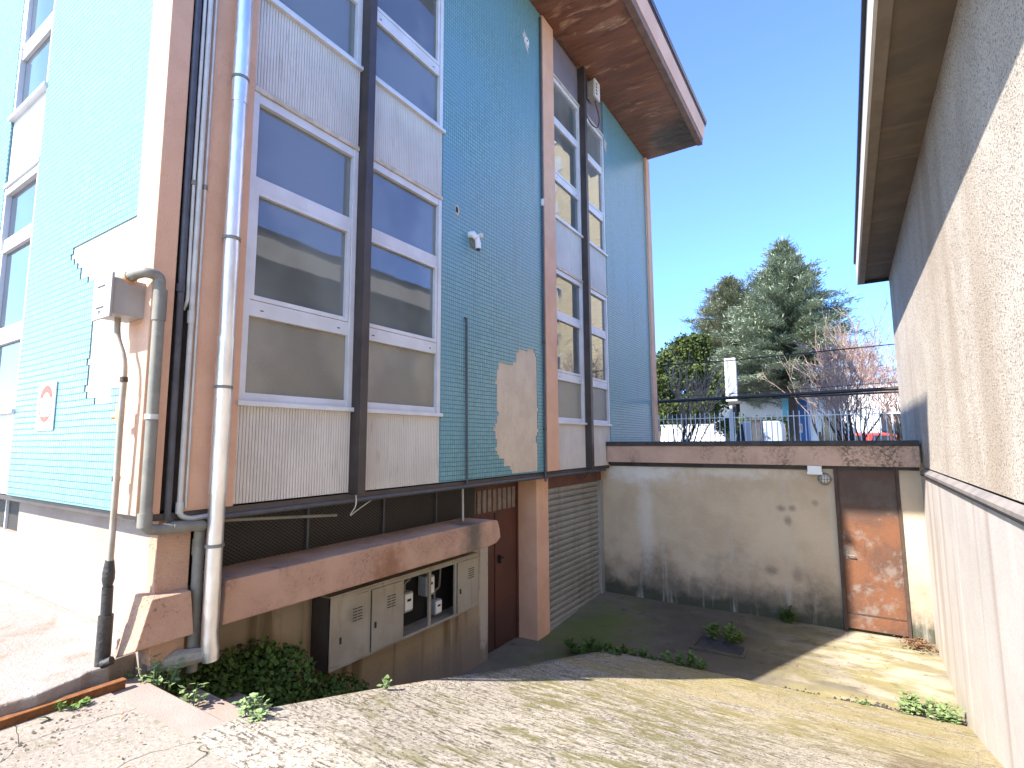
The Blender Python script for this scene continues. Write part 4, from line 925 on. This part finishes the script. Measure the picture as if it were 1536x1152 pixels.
g = G(); g.tube([(-2.55, 19.5, 1.2), (-2.55, 19.5, 1.95)], [.15, .17], 14); g.build('bin_body', 'yellow', t)
g = G(); g.tube([(-2.55, 19.5, .2), (-2.55, 19.5, 1.2)], .04, 8); g.build('post', 'greypipe', t)
g = G(); g.tube([(-2.55, 19.5, 1.96), (-2.55, 19.5, 2.0)], .18, 14); g.build('rim', 'tyre', t)
t = thing('cabinet_kiosk', 'dark street cabinet beside the totem sign post', 'street cabinet', (.9, 20, .2))
g = G(); g.box(.66, 1.0, 20, 20.4, .2, 2.3); g.build('case', 'tyre', t, .01)
g = G(); g.box(.64, 1.02, 19.98, 20.42, 2.3, 2.34); g.build('lid', 'roofdark', t)
g = G(); g.box(.70, .96, 19.985, 20, .4, 2.2); g.build('door', 'capdark', t)
t = thing('notice_board', 'small orange and white notice board in front of the blue tower', 'sign', (1.35, 31, .2))
g = G(); g.box(1.15, 1.55, 30.98, 31.0, 1.98, 2.45); g.build('board', 'bwhite', t)
g = G(); g.box(1.19, 1.51, 30.97, 30.98, 2.12, 2.36); g.build('print', 'orangesign', t)
g = G(); g.box(1.33, 1.37, 30.99, 31.02, .2, 1.98); g.build('post', 'greypipe', t)
t = thing('white_building', 'long low white building with blue entrance tower beyond the street', 'building', (6, 44, .2))
g = G(); g.box(-14, 22, 40, 50, .2, 4.7); g.build('wall', 'bwhite', t)
g = G(); g.box(-14.2, 22.2, 39.8, 50.2, 4.7, 5.0); g.build('parapet', 'bwhite', t)
g = G(); g.box(.4, 1.0, 34.0, 36, .2, 4.6); g.build('blue_tower', 'blue1', t)
g = G(); g.box(1.0, 1.65, 34.02, 36, .2, 4.6); g.build('blue_tower', 'blue2', t)
for x in (2.0, 5.2, 8.5, -4, -8):
    f = G(); f.box(x, x + 1.3, 39.94, 40.0, 1.0, 3.3); f = f.build('window', 'alu', t)
    g = G(); g.box(x + .1, x + .62, 39.92, 39.94, 1.1, 3.2); g.box(x + .68, x + 1.2, 39.92, 39.94, 1.1, 3.2); g.build('pane', 'carglass', f)
# cream tower block: stands off to the right, seen only mirrored in the far windows
t = thing('apartment_tower', 'cream tower block mirrored in the far windows of the tiled building', 'building', (32, 72, .2))
g = G(); g.box(20, 46, 66, 80, .2, 46); g.build('wall', 'tower', t)
g = G(); g.box(19.7, 46.3, 65.7, 80.3, 46, 46.6); g.build('parapet', 'bwhite', t)
for k in range(13):
    for (x, w) in ((22, 1.2), (26.2, 1.2), (30.2, 1.2), (34.5, 1.2), (39, 1.2)):
        f = G(); f.box(x, x + w, 65.92, 66, 2 + k * 3.3, 3.9 + k * 3.3); f = f.build('window', 'alu', t)
        if k < 9:
            g = G(); g.box(x + .1, x + w - .1, 65.88, 65.92, 2.1 + k * 3.3, 3.75 + k * 3.3); g.build('pane', 'carglass', f)
# ------------------------------------------------------------------ light
D = Vector((.475, 1, -1.03)).normalized()
el = math.asin(-D.z); rot = math.atan2(-D.x, -D.y)
w = bpy.data.worlds.new('World'); sc.world = w; w.use_nodes = True
sky = w.node_tree.nodes.new('ShaderNodeTexSky'); sky.sky_type = 'NISHITA'; sky.sun_disc = False
sky.sun_elevation = el; sky.sun_rotation = rot; sky.air_density = 1.0; sky.dust_density = .0; sky.ozone_density = 4.0; sky.altitude = 300
bg = w.node_tree.nodes['Background']; bg.inputs[1].default_value = .15
nt = w.node_tree
tc = nt.nodes.new('ShaderNodeTexCoord')
def wdot(v, lo, hi, c0, c1):            # colour by how far a direction leans towards v
    dp = nt.nodes.new('ShaderNodeVectorMath'); dp.operation = 'DOT_PRODUCT'; nt.links.new(tc.outputs['Generated'], dp.inputs[0]); dp.inputs[1].default_value = v
    mr = nt.nodes.new('ShaderNodeMapRange'); mr.interpolation_type = 'SMOOTHSTEP'; nt.links.new(dp.outputs['Value'], mr.inputs[0]); mr.inputs[1].default_value = lo; mr.inputs[2].default_value = hi
    mx = nt.nodes.new('ShaderNodeMix'); mx.data_type = 'RGBA'; nt.links.new(mr.outputs[0], mx.inputs[0])
    for i, c in ((6, c0), (7, c1)):
        if isinstance(c, tuple): mx.inputs[i].default_value = (*c, 1)
        else: nt.links.new(c, mx.inputs[i])
    return mx.outputs[2]
deep = wdot((0, 0, 1), .0, .55, (.29, .48, .74), (.53, .585, .95))
tcol = wdot(tuple(-D), .12, .8, deep, (1.0, .98, .98))
tint = nt.nodes.new('ShaderNodeMix'); tint.data_type = 'RGBA'; tint.blend_type = 'MULTIPLY'; tint.inputs[0].default_value = 1
nt.links.new(sky.outputs[0], tint.inputs[6]); nt.links.new(tcol, tint.inputs[7]); nt.links.new(tint.outputs[2], bg.inputs[0])
L = bpy.data.lights.new('sun', 'SUN'); L.energy = 3.2; L.angle = R(.53); L.color = (1, .95, .87)
lo = bpy.data.objects.new('sun', L); COL.objects.link(lo); lo.rotation_euler = D.to_track_quat('-Z', 'Y').to_euler(); lo.location = (-8, -12, 20)
# ------------------------------------------------------------------ camera
yaw, pit, rol = R(-32.55114536), R(6.27770404), R(-.28476573)
f0 = Vector((math.sin(yaw) * math.cos(pit), math.cos(yaw) * math.cos(pit), math.sin(pit)))
r0 = Vector((math.cos(yaw), -math.sin(yaw), 0)); u0 = r0.cross(f0)
r1 = r0 * math.cos(rol) + u0 * math.sin(rol); u1 = -r0 * math.sin(rol) + u0 * math.cos(rol)
cam = bpy.data.cameras.new('camera'); co = bpy.data.objects.new('camera', cam); COL.objects.link(co)
co.matrix_world = Matrix(((r1.x, u1.x, -f0.x, 3.5), (r1.y, u1.y, -f0.y, 0), (r1.z, u1.z, -f0.z, 1.6), (0, 0, 0, 1)))
cam.sensor_width = 36; cam.lens = 784.4185 / 1536 * 36; cam.clip_start = .05; cam.clip_end = 2000
sc.camera = co
sc.view_settings.view_transform = 'Standard'; sc.view_settings.look = 'None'; sc.view_settings.exposure = 2.2; sc.view_settings.gamma = 1
sc.cycles.max_bounces = 8; sc.cycles.use_denoising = True
